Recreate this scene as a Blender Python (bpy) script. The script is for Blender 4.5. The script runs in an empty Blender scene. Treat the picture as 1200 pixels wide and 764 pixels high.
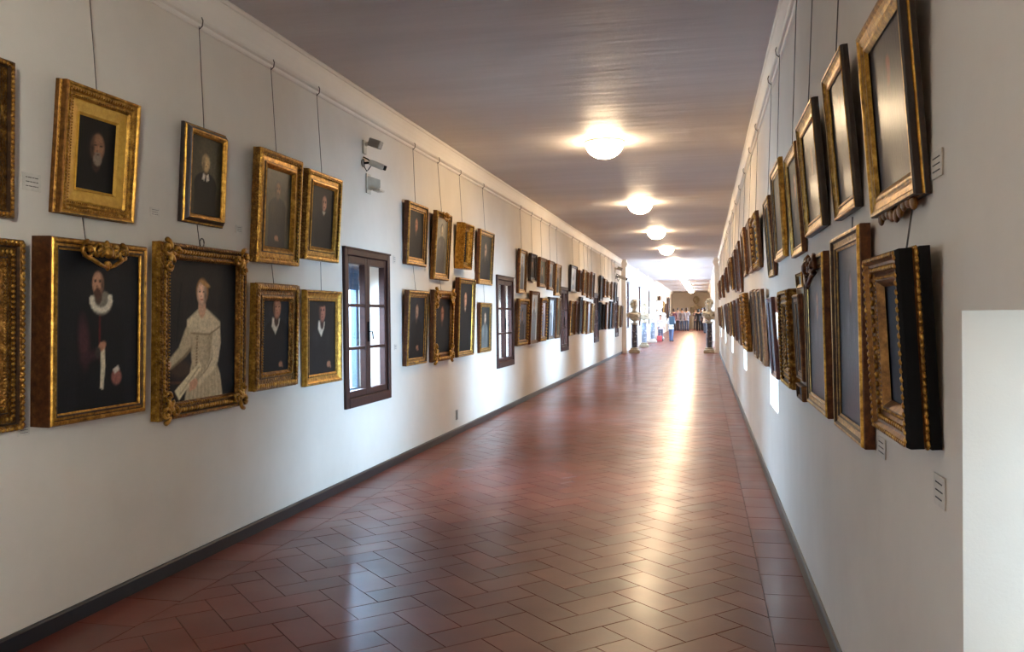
# Vaulted picture corridor, built object by object
LAMP = 31.0
SKY = 3.2
RDAY = 72.0
LDAY = 300.0
BDAY = 60.0
GDAY = 75.0
NEAR_FILL = 100.0
EXPO = 1.65
YAW, PIT, ROL = .21744, .012342, .010452
import bpy, bmesh, math, random
import numpy as np
from mathutils import Vector, Matrix, Euler
random.seed(7)
SC = bpy.context.scene
COL = SC.collection
PI = math.pi
def srgb(r, g, b, a=1.0):
    f = lambda c: (c / 255 / 12.92) if c / 255 <= .04045 else ((c / 255 + .055) / 1.055) ** 2.4
    return (f(r), f(g), f(b), a)

# ------------------------------------------------------------------ geometry of the place (metres)
EYE = 1.30
XL, XR = -2.660, 0.479           # inner faces of the two long walls
ZC = 3.10                        # ceiling
Y0, Y1 = -7.0, 28.9              # this stretch of corridor
YB = 48.4                        # end of the bright bay section
YE = 76.0                        # far end wall

# ------------------------------------------------------------------ mesh helpers
class MB:
    def __init__(s): s.v = []; s.f = []; s.mi = []; s.m = 0
    def face(s, *idx): s.f.append(tuple(idx)); s.mi.append(s.m)
    def quad(s, a, b, c, d):
        n = len(s.v); s.v += [tuple(a), tuple(b), tuple(c), tuple(d)]; s.face(n, n+1, n+2, n+3)
    def box(s, x0, x1, y0, y1, z0, z1, b=0.0):
        if b > 0 and min(x1-x0, y1-y0, z1-z0) > 2.2*b:
            bm = bmesh.new(); bmesh.ops.create_cube(bm, size=1)
            for v in bm.verts: v.co = Vector(((x0+x1)/2+v.co.x*(x1-x0), (y0+y1)/2+v.co.y*(y1-y0), (z0+z1)/2+v.co.z*(z1-z0)))
            bmesh.ops.bevel(bm, geom=bm.edges[:], offset=b, segments=1, affect='EDGES')
            s.add_bm(bm); return
        n = len(s.v)
        s.v += [(x0,y0,z0),(x1,y0,z0),(x1,y1,z0),(x0,y1,z0),(x0,y0,z1),(x1,y0,z1),(x1,y1,z1),(x0,y1,z1)]
        for q in ((0,3,2,1),(4,5,6,7),(0,1,5,4),(1,2,6,5),(2,3,7,6),(3,0,4,7)): s.face(*[n+i for i in q])
    def add_bm(s, bm, mat=None):
        n = len(s.v); bm.verts.ensure_lookup_table()
        for i, v in enumerate(bm.verts): v.index = i
        for v in bm.verts: s.v.append(tuple(mat @ v.co) if mat else tuple(v.co))
        for f in bm.faces: s.face(*[n+v.index for v in f.verts])
        bm.free()
    def ell(s, c, r, rot=None, u=8, w=5):
        """ellipsoid at c with radii r"""
        n = len(s.v); R = rot.to_matrix() if rot else Matrix.Identity(3)
        c = Vector(c)
        def P(x, y, z): return tuple(c + R @ Vector((x*r[0], y*r[1], z*r[2])))
        s.v.append(P(0,0,-1))
        for j in range(1, w):
            a = -PI/2 + PI*j/w
            for i in range(u):
                t = 2*PI*i/u; s.v.append(P(math.cos(a)*math.cos(t), math.cos(a)*math.sin(t), math.sin(a)))
        s.v.append(P(0,0,1)); top = len(s.v)-1
        for i in range(u): s.face(n, n+1+(i+1)%u, n+1+i)
        for j in range(w-2):
            for i in range(u):
                a = n+1+j*u+i; b = n+1+j*u+(i+1)%u; s.face(a, b, b+u, a+u)
        for i in range(u): s.face(top, n+1+(w-2)*u+i, n+1+(w-2)*u+(i+1)%u)
    def tube(s, pts, r, k=6, cap=True):
        pts = [Vector(p) for p in pts]; rr = r if isinstance(r, (list, tuple)) else [r]*len(pts)
        n = len(s.v); up = Vector((0,0,1))
        for i, p in enumerate(pts):
            d = (pts[min(i+1,len(pts)-1)] - pts[max(i-1,0)]).normalized()
            ref = up if abs(d.dot(up)) < .95 else Vector((1,0,0))
            a = d.cross(ref).normalized(); b = d.cross(a).normalized()
            for j in range(k):
                t = 2*PI*j/k; s.v.append(tuple(p + a*math.cos(t)*rr[i] + b*math.sin(t)*rr[i]))
        for i in range(len(pts)-1):
            for j in range(k):
                a = n+i*k+j; b = n+i*k+(j+1)%k; s.face(a, b, b+k, a+k)
        if cap:
            s.face(*[n+j for j in range(k)][::-1]); s.face(*[n+(len(pts)-1)*k+j for j in range(k)])
    def lathe(s, prof, k=20, c=(0,0,0)):
        n = len(s.v)
        for r, z in prof:
            for j in range(k):
                t = 2*PI*j/k; s.v.append((c[0]+r*math.cos(t), c[1]+r*math.sin(t), c[2]+z))
        for i in range(len(prof)-1):
            for j in range(k):
                a = n+i*k+j; b = n+i*k+(j+1)%k; s.face(a, b, b+k, a+k)
        s.face(*[n+j for j in range(k)][::-1]); s.face(*[n+(len(prof)-1)*k+j for j in range(k)])
    def build(s, name, mats, parent=None, smooth=False, recalc=True, angle=None):
        me = bpy.data.meshes.new(name); me.from_pydata(s.v, [], s.f)
        if not isinstance(mats, (list, tuple)): mats = [mats]
        for m in mats: me.materials.append(m)
        me.polygons.foreach_set('material_index', s.mi)
        if recalc:
            bm = bmesh.new(); bm.from_mesh(me); bmesh.ops.recalc_face_normals(bm, faces=bm.faces); bm.to_mesh(me); bm.free()
        if smooth: me.polygons.foreach_set('use_smooth', [True]*len(me.polygons))
        me.update()
        o = bpy.data.objects.new(name, me); COL.objects.link(o)
        if parent is not None: o.parent = parent
        if smooth and angle is not None: me.set_sharp_from_angle(angle=angle)
        return o
def tag(o, label=None, cat=None, group=None, kind=None):
    if label: o['label'] = label
    if cat: o['category'] = cat
    if group: o['group'] = group
    if kind: o['kind'] = kind
    return o
def empty(name, loc, rot=(0,0,0)):
    o = bpy.data.objects.new(name, None); COL.objects.link(o); o.location = loc; o.rotation_euler = rot
    o.empty_display_size = .1
    return o
def struct(name, mb, m, **k):
    o = mb.build(name, m, **k); o['kind'] = 'structure'; return o

# ------------------------------------------------------------------ materials
class NT:
    def __init__(s, name):
        s.m = bpy.data.materials.new(name); s.m.use_nodes = True; s.t = s.m.node_tree
        s.p = s.t.nodes['Principled BSDF']; s.out = s.t.nodes['Material Output']
    def n(s, typ, **k):
        nd = s.t.nodes.new(typ)
        for a, b in k.items():
            if a.startswith('i_'): nd.inputs[a[2:].replace('_', ' ')].default_value = b
            else: setattr(nd, a, b)
        return nd
    def l(s, a, b): s.t.links.new(a, b)
    def coord(s, scale=(1,1,1), kind='Object'):
        tc = s.n('ShaderNodeTexCoord'); mp = s.n('ShaderNodeMapping'); mp.inputs['Scale'].default_value = scale
        s.l(tc.outputs[kind], mp.inputs['Vector']); return mp.outputs['Vector']
    def noise(s, vec, scale, detail=4, rough=.55):
        nd = s.n('ShaderNodeTexNoise'); nd.inputs['Scale'].default_value = scale
        nd.inputs['Detail'].default_value = detail; nd.inputs['Roughness'].default_value = rough
        if vec: s.l(vec, nd.inputs['Vector'])
        return nd.outputs['Fac']
    def ramp(s, fac, stops):
        r = s.n('ShaderNodeValToRGB'); e = r.color_ramp.elements
        e[0].position, e[0].color = stops[0]; e[1].position, e[1].color = stops[1]
        for p, c in stops[2:]:
            x = e.new(p); x.color = c
        s.l(fac, r.inputs['Fac']); return r.outputs['Color']
    def bump(s, h, strength=.3, dist=.002, prev=None):
        b = s.n('ShaderNodeBump'); b.inputs['Strength'].default_value = strength; b.inputs['Distance'].default_value = dist
        s.l(h, b.inputs['Height'])
        if prev: s.l(prev, b.inputs['Normal'])
        s.l(b.outputs['Normal'], s.p.inputs['Normal']); return b.outputs['Normal']
    def set(s, **k):
        for a, b in k.items(): s.p.inputs[a.replace('_', ' ')].default_value = b
        return s
def simple(name, col, rough=.5, metal=0, var=.12, scale=20, bump=0, bscale=60, **k):
    t = NT(name); t.set(Roughness=rough, Metallic=metal, **k)
    v = t.coord(); f = t.noise(v, scale)
    lo = tuple(c*(1-var) for c in col[:3])+(1,); hi = tuple(min(1, c*(1+var)) for c in col[:3])+(1,)
    t.l(t.ramp(f, [(.3, lo), (.7, hi)]), t.p.inputs['Base Color'])
    if bump: t.bump(t.noise(v, bscale), bump, .003)
    return t.m
M = {}
def plaster(name, c1, c2, rough=.85):
    t = NT(name); v = t.coord()
    f = t.noise(v, .9, 6, .6)
    col = t.ramp(f, [(.3, c1), (.72, c2)])
    t.l(col, t.p.inputs['Base Color']); t.set(Roughness=rough)
    n1 = t.bump(t.noise(v, 2.2, 3), .5, .012)
    t.bump(t.noise(v, 120, 5, .7), .35, .0015, n1)
    return t.m
M['wall'] = plaster('wall_plaster', srgb(210,200,185), srgb(226,217,203))
M['reveal'] = plaster('recess_plaster', srgb(225,226,228), srgb(236,237,238))
M['trimwhite'] = plaster('trim_paint', srgb(226,218,206), srgb(238,231,220), .55)
def ceiling_mat():
    t = NT('ceiling_plaster'); v = t.coord(); vs = t.coord((.25, 1.6, 1))
    f = t.noise(vs, 1.3, 6, .6)
    t.l(t.ramp(f, [(.28, srgb(196,190,188)), (.75, srgb(214,209,206))]), t.p.inputs['Base Color']); t.set(Roughness=.55)
    n1 = t.bump(t.noise(vs, 1.6, 4, .55), .45, .04)
    t.bump(t.noise(v, 90, 4, .7), .3, .002, n1)
    return t.m
M['ceiling'] = ceiling_mat()
def floor_mat():
    t = NT('terracotta_tile'); v = t.coord()
    at = t.n('ShaderNodeAttribute'); at.attribute_name = 'tone'
    base = t.ramp(at.outputs['Fac'], [(.0, srgb(112,44,30)), (1.0, srgb(134,58,40)), (.35, srgb(118,48,33)), (.7, srgb(126,53,36))])
    big = t.ramp(t.noise(v, .7, 4, .6), [(.3, (.68,.62,.60,1)), (.7, (1.0,1.0,1.0,1))])
    sm = t.ramp(t.noise(v, 14, 3, .5), [(.2, (.90,.88,.87,1)), (.8, (1.04,1.04,1.05,1))])
    m1 = t.n('ShaderNodeMix', data_type='RGBA', blend_type='MULTIPLY'); m1.inputs[0].default_value = 1
    t.l(base, m1.inputs[6]); t.l(big, m1.inputs[7])
    m2 = t.n('ShaderNodeMix', data_type='RGBA', blend_type='MULTIPLY'); m2.inputs[0].default_value = 1
    t.l(m1.outputs[2], m2.inputs[6]); t.l(sm, m2.inputs[7]); t.l(m2.outputs[2], t.p.inputs['Base Color'])
    rr = t.n('ShaderNodeMapRange'); t.l(t.noise(v, 3, 1, .4), rr.inputs['Value'])
    rr.inputs['From Min'].default_value=.3; rr.inputs['From Max'].default_value=.7; rr.inputs['To Min'].default_value=.34; rr.inputs['To Max'].default_value=.42
    t.l(rr.outputs['Result'], t.p.inputs['Roughness'])
    n1 = t.bump(t.noise(v, 5, 1), .10, .003)
    t.bump(t.noise(v, 60, 2, .5), .12, .0012, n1)
    t.set(**{'Specular_IOR_Level': .28, 'Coat_Weight': .30, 'Coat_Roughness': .20}); return t.m
M['tile'] = floor_mat()
M['grout'] = simple('grout', srgb(52,28,22), .8)
M['base'] = simple('baseboard_paint', srgb(26,27,31), .4, bump=.1)
M['wood'] = simple('window_wood', srgb(56,28,20), .55, var=.3, Specular_IOR_Level=.3, scale=30, bump=.3, bscale=80)
def gold(name, c1, c2, c3, rough=.42, carve=0., cs=70, metal=.75):
    t = NT(name); v = t.coord(); f = t.noise(v, 34, 6, .7)
    t.l(t.ramp(f, [(.28, c1), (.52, c2), (.74, c3)]), t.p.inputs['Base Color']); t.set(Roughness=rough, Metallic=metal)
    n1 = t.bump(t.noise(v, 110, 4, .7), .35, .0015)
    if carve:
        vo = t.n('ShaderNodeTexVoronoi'); vo.inputs['Scale'].default_value = cs; t.l(v, vo.inputs['Vector'])
        t.bump(vo.outputs['Distance'], carve, .006, n1)
    return t.m
M['gold'] = gold('gilding', srgb(82,52,16), srgb(178,130,48), srgb(232,188,92), .38)
M['goldcarved'] = gold('carved_gilding', srgb(44,26,10), srgb(122,82,30), srgb(196,150,70), .38, 1.0, 85)
M['groove'] = gold('groove_gilding', srgb(34,20,10), srgb(58,36,16), srgb(92,62,28), .5, metal=.4)  # darker gilding for the groove bands of the frame profiles
M['goldbright'] = gold('raised_gilding', srgb(84,50,16), srgb(168,122,48), srgb(226,184,92), .40)
M['goldmat'] = gold('gilt_mat', srgb(186,140,48), srgb(208,162,64), srgb(222,180,80), .5, metal=.35)
M['golddark'] = gold('dull_gilding', srgb(62,36,14), srgb(122,80,34), srgb(160,112,54), .45)
M['browngold'] = gold('brown_gilding', srgb(58,32,18), srgb(92,54,28), srgb(128,80,40), .4, metal=.5)
M['darkwood'] = gold('dark_frame_wood', srgb(24,15,12), srgb(38,24,18), srgb(58,36,24), .35, metal=.1)
M['black'] = simple('black_lacquer', srgb(9,8,9), .6, Specular_IOR_Level=.15)
M['redwood'] = gold('red_frame_wood', srgb(52,20,16), srgb(84,34,26), srgb(110,50,36), .35, metal=.1)
def canvas_mat(name, rough, coat):
    t = NT(name); v = t.coord()
    at = t.n('ShaderNodeAttribute'); at.attribute_name = 'paint'
    mx = t.n('ShaderNodeMix', data_type='RGBA', blend_type='MULTIPLY'); mx.inputs[0].default_value = 1
    t.l(at.outputs['Color'], mx.inputs[6]); t.l(t.ramp(t.noise(v, 60, 6, .7), [(.25,(.6,.6,.6,1)),(.75,(1.3,1.3,1.3,1))]), mx.inputs[7])
    t.l(mx.outputs[2], t.p.inputs['Base Color'])
    t.set(Roughness=rough, Coat_Weight=coat, Coat_Roughness=.26, Specular_IOR_Level=.18)
    vs = t.coord((1, 1, .35)); t.bump(t.noise(vs, 95, 3, .65), .6 if coat > .1 else .3, .0018)
    return t.m
M['canvas'] = canvas_mat('oil_paint_canvas', .55, .0)
M['canvasg'] = canvas_mat('glazed_oil_canvas', .45, .28)
M['wire'] = simple('steel_wire', srgb(92,84,76), .4, .6)
M['paper'] = simple('card_stock', srgb(206,198,184), .8)
M['ink'] = simple('printed_ink', srgb(60,54,50), .8)
M['metalwhite'] = simple('white_enamel', srgb(220,216,208), .4)
M['devgrey'] = simple('device_grey_plastic', srgb(140,134,124), .5)
M['devlight'] = simple('device_beige_plastic', srgb(190,180,160), .5)
M['marble'] = simple('white_marble', srgb(214,208,196), .5, var=.1, scale=9)
M['marbleold'] = simple('yellowed_marble', srgb(172,160,136), .5, var=.25, scale=14)
def vein(name, a, b, c):
    t = NT(name); v = t.coord(); f = t.noise(v, 9, 8, .75)
    t.l(t.ramp(f, [(.35, a), (.55, b), (.66, c)]), t.p.inputs['Base Color']); t.set(Roughness=.2); return t.m
M['darkmarble'] = vein('veined_dark_marble', srgb(40,36,44), srgb(70,62,70), srgb(170,160,160))
M['bluemarble'] = vein('veined_grey_marble', srgb(88,98,116), srgb(128,138,152), srgb(210,212,214))
M['shutter'] = simple('shutter_paint', srgb(52,72,92), .6)
M['stone'] = simple('exterior_stone', srgb(190,184,172), .9)
def glass_mat():
    t = NT('window_glass'); t.t.nodes.remove(t.p)
    tr = t.n('ShaderNodeBsdfTransparent'); tr.inputs[0].default_value = (.93,.96,.97,1)
    gl = t.n('ShaderNodeBsdfGlossy'); gl.inputs['Roughness'].default_value = .02
    ge = t.n('ShaderNodeNewGeometry'); dt = t.n('ShaderNodeVectorMath', operation='DOT_PRODUCT'); t.l(ge.outputs['Normal'], dt.inputs[0]); t.l(ge.outputs['Incoming'], dt.inputs[1])
    ab = t.n('ShaderNodeMath', operation='ABSOLUTE'); t.l(dt.outputs['Value'], ab.inputs[0])
    om = t.n('ShaderNodeMath', operation='SUBTRACT'); om.inputs[0].default_value = 1; t.l(ab.outputs[0], om.inputs[1])
    pw = t.n('ShaderNodeMath', operation='POWER'); pw.inputs[1].default_value = 5; t.l(om.outputs[0], pw.inputs[0])
    fr = t.n('ShaderNodeMath', operation='MULTIPLY_ADD'); fr.inputs[1].default_value = .9; fr.inputs[2].default_value = .04; t.l(pw.outputs[0], fr.inputs[0])
    mx = t.n('ShaderNodeMixShader'); t.l(fr.outputs[0], mx.inputs[0]); t.l(tr.outputs[0], mx.inputs[1]); t.l(gl.outputs[0], mx.inputs[2])
    t.l(mx.outputs[0], t.out.inputs['Surface']); return t.m
M['glass'] = glass_mat()
def emit(name, col, st):
    t = NT(name); t.set(Base_Color=(.9,.88,.84,1), Emission_Color=col, Emission_Strength=st, Roughness=.3); return t.m
M['lamp'] = emit('lit_opal_glass', (1.0,.74,.46,1), LAMP)
# ================================================================== SETTING
def grid_wall(x0, x1, y0, y1, z0, z1, holes):
    """wall slab between x0 and x1 with rectangular holes (ya, yb, za, zb)"""
    ys = sorted({y0, y1, *[h[0] for h in holes], *[h[1] for h in holes]}); zs = sorted({z0, z1, *[h[2] for h in holes], *[h[3] for h in holes]})
    mb = MB()
    def solid(i, j):
        if i < 0 or j < 0 or i >= len(ys)-1 or j >= len(zs)-1: return False
        cy, cz = (ys[i]+ys[i+1])/2, (zs[j]+zs[j+1])/2
        return not any(h[0] < cy < h[1] and h[2] < cz < h[3] for h in holes)
    for i in range(len(ys)-1):
        for j in range(len(zs)-1):
            if not solid(i, j): continue
            a, b, c, d = ys[i], ys[i+1], zs[j], zs[j+1]
            mb.quad((x0,a,c),(x0,b,c),(x0,b,d),(x0,a,d)); mb.quad((x1,a,c),(x1,a,d),(x1,b,d),(x1,b,c))
            if not solid(i-1, j): mb.quad((x0,a,c),(x0,a,d),(x1,a,d),(x1,a,c))
            if not solid(i+1, j): mb.quad((x0,b,c),(x1,b,c),(x1,b,d),(x0,b,d))
            if not solid(i, j-1): mb.quad((x0,a,c),(x1,a,c),(x1,b,c),(x0,b,c))
            if not solid(i, j+1): mb.quad((x0,a,d),(x0,b,d),(x1,b,d),(x1,a,d))
    return mb
WT = .30                                                    # wall thickness
LWIN = [(-4.0,-3.02),(1.05,2.03),(6.13,7.10),(11.08,12.10),(16.28,17.2),(21.38,22.3),(26.6,27.6)]
RWIN = [(-3.6,-2.9),(1.12,1.80),(6.05,6.74),(10.45,11.12),(15.2,15.85),(20.1,20.75),(25.0,25.65)]
FILL_WIN = (-2.4, -1.2, 1.2, 2.45)                                # added unseen opening behind the viewpoint for fill light
WZ = (.60, 1.83); NZ = (.62, 1.30)
BAYS = [(29.75,34.3),(35.9,40.6),(42.1,47.6)]
lh = [(a+.04, b-.04, WZ[0]+.04, WZ[1]-.04) for a, b in LWIN]
struct('wall_left', grid_wall(XL-WT, XL, Y0, Y1, 0, ZC, lh), M['wall'])
struct('wall_right', grid_wall(XR, XR+.62, Y0, Y1, 0, ZC, [(a, b, NZ[0], NZ[1]) for a, b in RWIN]+[FILL_WIN]), M['wall'])
# outer leaf of the right wall: smaller light at the back of every recess
for i, (a, b) in enumerate(RWIN):
    pass
outer = grid_wall(XR+.62, XR+.74, Y0, Y1, 0, ZC, [(a+.07, b-.03, NZ[0]+.03, NZ[1]-.05) for a, b in RWIN]+[FILL_WIN])
struct('wall_right_outer', outer, M['reveal'])
for nm, xs, sg in (('wall_left_bays', XL, -1), ('wall_right_bays', XR, 1)):
    x0, x1 = (xs-.4, xs) if sg < 0 else (xs, xs+.4)
    struct(nm, grid_wall(x0, x1, Y1, YB, 0, ZC, [(a, b, .75, 2.55) for a, b in BAYS]), M['reveal'])
struct('wall_left_gallery', grid_wall(XL-.3, XL, YB, YE, 0, ZC, []), M['wall'])
GAL = [(52.,54.5),(59.,61.5),(66.,69.)]
struct('wall_right_gallery', grid_wall(XR, XR+.3, YB, YE, 0, ZC, [(a, b, .9, 2.4) for a, b in GAL]), M['wall'])
m = MB(); m.box(XL-.5, XR+.5, YE, YE+.2, 0, ZC); struct('wall_end', m, M['wall'])
m = MB(); m.box(XL-.5, XR+.5, Y0-.2, Y0, 0, ZC); struct('wall_behind', m, M['wall'])
m = MB(); m.box(XL-.55, XR+.55, Y0-.2, YE+.2, ZC, ZC+.2); struct('ceiling', m, M['ceiling'])
# splayed lining of the near side of each left window (reveals are the wall slab itself)

# floor: herringbone of 2:1 terracotta tiles between two straight border courses
def clip(poly, ax, lim, keep_less):
    out = []
    for i in range(len(poly)):
        p, q = poly[i], poly[(i+1) % len(poly)]
        pi, qi = ((p[ax] <= lim) == keep_less) or p[ax] == lim, ((q[ax] <= lim) == keep_less) or q[ax] == lim
        if pi: out.append(p)
        if pi != qi:
            t = (lim-p[ax])/(q[ax]-p[ax]); out.append((p[0]+t*(q[0]-p[0]), p[1]+t*(q[1]-p[1])))
    return out
def build_floor():
    a = .1625; g = .0013; s2 = math.sqrt(.5)
    xl, xr = XL+.30, XR-.22; ya, yb = Y0, YE
    polys = []
    ox, oy = -1.0, 3.03
    N = int((yb-ya)/a)+40
    def xy(u, v): return (ox + (u-v)*s2, oy + (u+v)*s2)
    lo, hi = (ya-oy), (yb-oy)
    for i in range(int((lo/s2/2-3)/a)-14, int((hi/s2/2+3)/a)+14):
        for j in range(i-16-int(3/a), i+16+int(3/a)):
            s = (i-j) % 4
            if s == 0: u0, u1, v0, v1 = i*a, (i+2)*a, j*a, (j+1)*a
            elif s == 2: u0, u1, v0, v1 = i*a, (i+1)*a, (j-1)*a, (j+1)*a
            else: continue
            cx, cy = xy((u0+u1)/2, (v0+v1)/2)
            if cx < xl-.3 or cx > xr+.3 or cy < ya-.3 or cy > yb+.3: continue
            polys.append([xy(u0+g,v0+g), xy(u1-g,v0+g), xy(u1-g,v1-g), xy(u0+g,v1-g)])
    out = []
    for p in polys:
        for ax, lim, less in ((0, xl, False), (0, xr, True), (1, ya, False), (1, yb, True)):
            p = clip(p, ax, lim, less)
            if len(p) < 3: break
        if len(p) >= 3: out.append(p)
    for bx0, bx1 in ((XL, xl), (xr, XR)):
        y = ya
        while y < yb:
            L = .31 if bx1-bx0 < .25 else .33
            out.append([(bx0+.001,y+g),(bx1-g*1.5,y+g),(bx1-g*1.5,y+L-g),(bx0+.001,y+L-g)]); y += L
    rnd = random.Random(3); v = []; f = []; tone = []
    for p in out:
        n = len(p); k = len(v); cx = sum(q[0] for q in p)/n; cy = sum(q[1] for q in p)/n
        tx, ty, dz = rnd.gauss(0, .0006), rnd.gauss(0, .0006), rnd.uniform(-.0006, .0)
        sh = .0016
        for q in p:
            dx, dy = q[0]-cx, q[1]-cy; L = math.hypot(dx, dy) or 1
            v.append((cx+dx*(1-sh/L), cy+dy*(1-sh/L), dz + tx*dx + ty*dy))
        for q in p: v.append((q[0], q[1], -.0045))
        f.append(tuple(range(k, k+n))); t = rnd.random(); tone.append(t)
        for i in range(n): f.append((k+i, k+n+i, k+n+(i+1)%n, k+(i+1)%n)); tone.append(t*.7)
    me = bpy.data.meshes.new('floor'); me.from_pydata(v, [], f)
    at = me.attributes.new('tone', 'FLOAT', 'FACE'); at.data.foreach_set('value', tone)
    me.materials.append(M['tile'])
    bm = bmesh.new(); bm.from_mesh(me); bmesh.ops.recalc_face_normals(bm, faces=bm.faces); bm.to_mesh(me); bm.free()
    o = bpy.data.objects.new('floor', me); COL.objects.link(o); o['kind'] = 'structure'
build_floor()
m = MB(); m.box(XL-.5, XR+.5, Y0-.2, YE+.2, -.2, -.0035); struct('floor_grout', m, M['grout'])

def sweep_y(prof, y0, y1, side):
    mb = MB(); n = len(prof)
    for y in (y0, y1):
        for d, z in prof: mb.v.append(((XL+d) if side < 0 else (XR-d), y, z))
    for i in range(n): mb.face(i, (i+1)%n, n+(i+1)%n, n+i)
    mb.face(*range(n)); mb.face(*range(n, 2*n)); return mb
BBP = [(0,0),(.014,0),(.014,.062),(.009,.070),(0,.072)]
for nm, sd in (('baseboard_left', -1), ('baseboard_right', 1)):
    struct(nm, sweep_y(BBP, Y0, Y1, sd), M['base'])
CORN = [(-.01,2.862),(.010,2.866),(.016,2.874),(.016,2.882),(.006,2.886),(.006,2.896),(.026,2.902),(.034,2.912),(.034,2.922),(.014,2.928),(.010,2.938),
        (.010,2.96),(.016,3.0),(.026,3.04),(.034,3.062),(.034,3.068),(.042,3.072),(.046,3.082),(.046,3.092),(.040,3.10),(-.01,3.10)]
for nm, sd in (('trim_cornice_left', -1), ('trim_cornice_right', 1)):
    struct(nm, sweep_y(CORN, Y0, Y1, sd), M['trimwhite'])
for nm, sd in (('trim_gallery_cornice_left', -1), ('trim_gallery_cornice_right', 1)):
    struct(nm, sweep_y([(-.01,2.86),(.02,2.86),(.05,2.95),(.12,3.04),(.16,3.1),(-.01,3.1)], YB, YE, sd), M['trimwhite'])
# pilasters of the bright bays
for k, (y, dd) in enumerate(((Y1, .14), (34.9, .10), (41.2, .10), (47.9, .12))):
    for sd in (-1, 1):
        m = MB(); w = .30
        def bx(d, a, b, z0, z1):
            if sd < 0: m.box(XL-.02, XL+d, a, b, z0, z1)
            else: m.box(XR-d, XR+.02, a, b, z0, z1)
        bx(dd, y, y+w, 0, 2.86); bx(dd+.03, y-.03, y+w+.03, 2.86, 2.90); bx(dd+.05, y-.05, y+w+.05, 2.90, 3.0); bx(dd+.02, y-.02, y+w+.02, 3.0, ZC)
        bx(dd+.02, y-.02, y+w+.02, 0, .10)
        struct('trim_pilaster_%s' % ('left' if sd < 0 else 'right'), m, M['trimwhite'])
# ceiling cross joints
for y in (5.05,):
    pass

# ------------------------------------------------------------------ wooden casement windows, left wall
def wooden_window(n, a, b):
    r = empty('window_%d' % n, (XL, (a+b)/2, WZ[0])); r['kind'] = 'structure'
    W = b-a; H = WZ[1]-WZ[0]; h = W/2
    # local: x = depth (towards the corridor +), y along the wall, z up
    f = MB()
    f.box(-.06, .022, -h, -h+.060, 0, H, .004); f.box(-.06, .022, h-.060, h, 0, H, .004)
    f.box(-.06, .022, -h+.06, h-.06, H-.055, H, .004); f.box(-.06, .026, -h+.06, h-.06, 0, .075, .005)
    f.box(.0, .030, -h-.004, h+.004, H-.008, H+.006, .002)
    f.build('window_frame', M['wood'], r)
    gz = [.125, .455, .79, H-.115]
    for sg in (-1, 1):
        c = MB(); y0, y1 = (-h+.058, -.002) if sg < 0 else (.002, h-.058)
        xa, xb = -.045, .006
        c.box(xa, xb, y0, y0+.05, .077, H-.057, .003); c.box(xa, xb, y1-.05, y1, .077, H-.057, .003)
        c.box(xa, xb, y0+.05, y1-.05, .077, gz[0], .003); c.box(xa, xb, y0+.05, y1-.05, gz[3], H-.057, .003)
        for z in gz[1:3]: c.box(xa+.01, xb-.004, y0+.05, y1-.05, z-.012, z+.012, .003)
        co = c.build('casement', M['wood'], r)
        p = MB(); p.box(-.022, -.018, y0+.045, y1-.045, gz[0]-.004, gz[3]+.004); p.build('pane', M['glass'], co)
    k = MB(); k.box(.004, .018, -.012, .012, .5, .66, .003); k.tube([(.018,0,.58),(.045,0,.58),(.05,0,.52)], .006, 6); k.build('window_latch', M['black'], r)
    # shutters outside, hung in the outer face: one leaf folded back, head panel closed
    s = MB(); xo = -WT+.02
    s.box(xo, xo+.035, -h+.05, h-.05, H-.30, H-.05)
    for i in range(5): s.box(xo+.035, xo+.05, -h+.08, h-.08, H-.29+i*.043, H-.27+i*.043)
    s.box(xo, xo+.05, -h+.05, -h+.11, .05, H-.05); s.box(xo, xo+.04, -.02, .03, .05, H-.30); s.box(xo, xo+.04, -h+.05, h-.05, .04, .10)
    s.box(xo-.02, xo+.03, h-.11, h-.055, .05, H-.05)
    s.build('shutter', M['shutter'], r)
for i, (a, b) in enumerate(LWIN): wooden_window(i+1, a, b)
def recess_window(n, a, b):
    r = empty('window_%d' % n, (XR+.68, (a+b)/2, NZ[0])); r['kind'] = 'structure'
    a1, b1, z0, z1 = a+.07, b-.03, .03, NZ[1]-.05-NZ[0]; c = (a+b)/2; y0, y1 = a1-c, b1-c
    f = MB()
    f.box(-.02,.03, y0-.0, y0+.035, z0, z1); f.box(-.02,.03, y1-.035, y1, z0, z1); f.box(-.02,.03, y0+.035, y1-.035, z0, z0+.035); f.box(-.02,.03, y0+.035, y1-.035, z1-.035, z1)
    f.box(-.015,.025, (y0+y1)/2-.015, (y0+y1)/2+.015, z0+.035, z1-.035); f.build('window_frame', M['metalwhite'], r)
    p = MB(); p.box(.002,.006, y0+.03, y1-.03, z0+.03, z1-.03); p.build('pane', M['glass'], r)
for i, (a, b) in enumerate(RWIN): recess_window(len(LWIN)+i+1, a, b)
def bay_window(n, a, b, sd):
    xw = XL-.25 if sd < 0 else XR+.25
    r = empty('window_%d' % n, (xw, (a+b)/2, .75)); r['kind'] = 'structure'; h = (b-a)/2; H = 1.8
    f = MB()
    for y in (-h+.03, -h/3, h/3, h-.03): f.box(-.03,.03, y-.03, y+.03, .0, H)
    for z in (.03, 1.2, H-.03): f.box(-.028,.028, -h+.06, h-.06, z-.03, z+.03)
    f.build('window_frame', M['wood'], r)
    p = MB(); p.box(-.003,.003, -h+.03, h-.03, .03, H-.03); p.build('pane', M['glass'], r)
k = 15
for a, b in BAYS:
    for sd in (-1, 1): bay_window(k, a, b, sd); k += 1
w_ = bay_window(k, FILL_WIN[0], FILL_WIN[1], 1)  # frame and pane for the added fill opening

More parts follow.
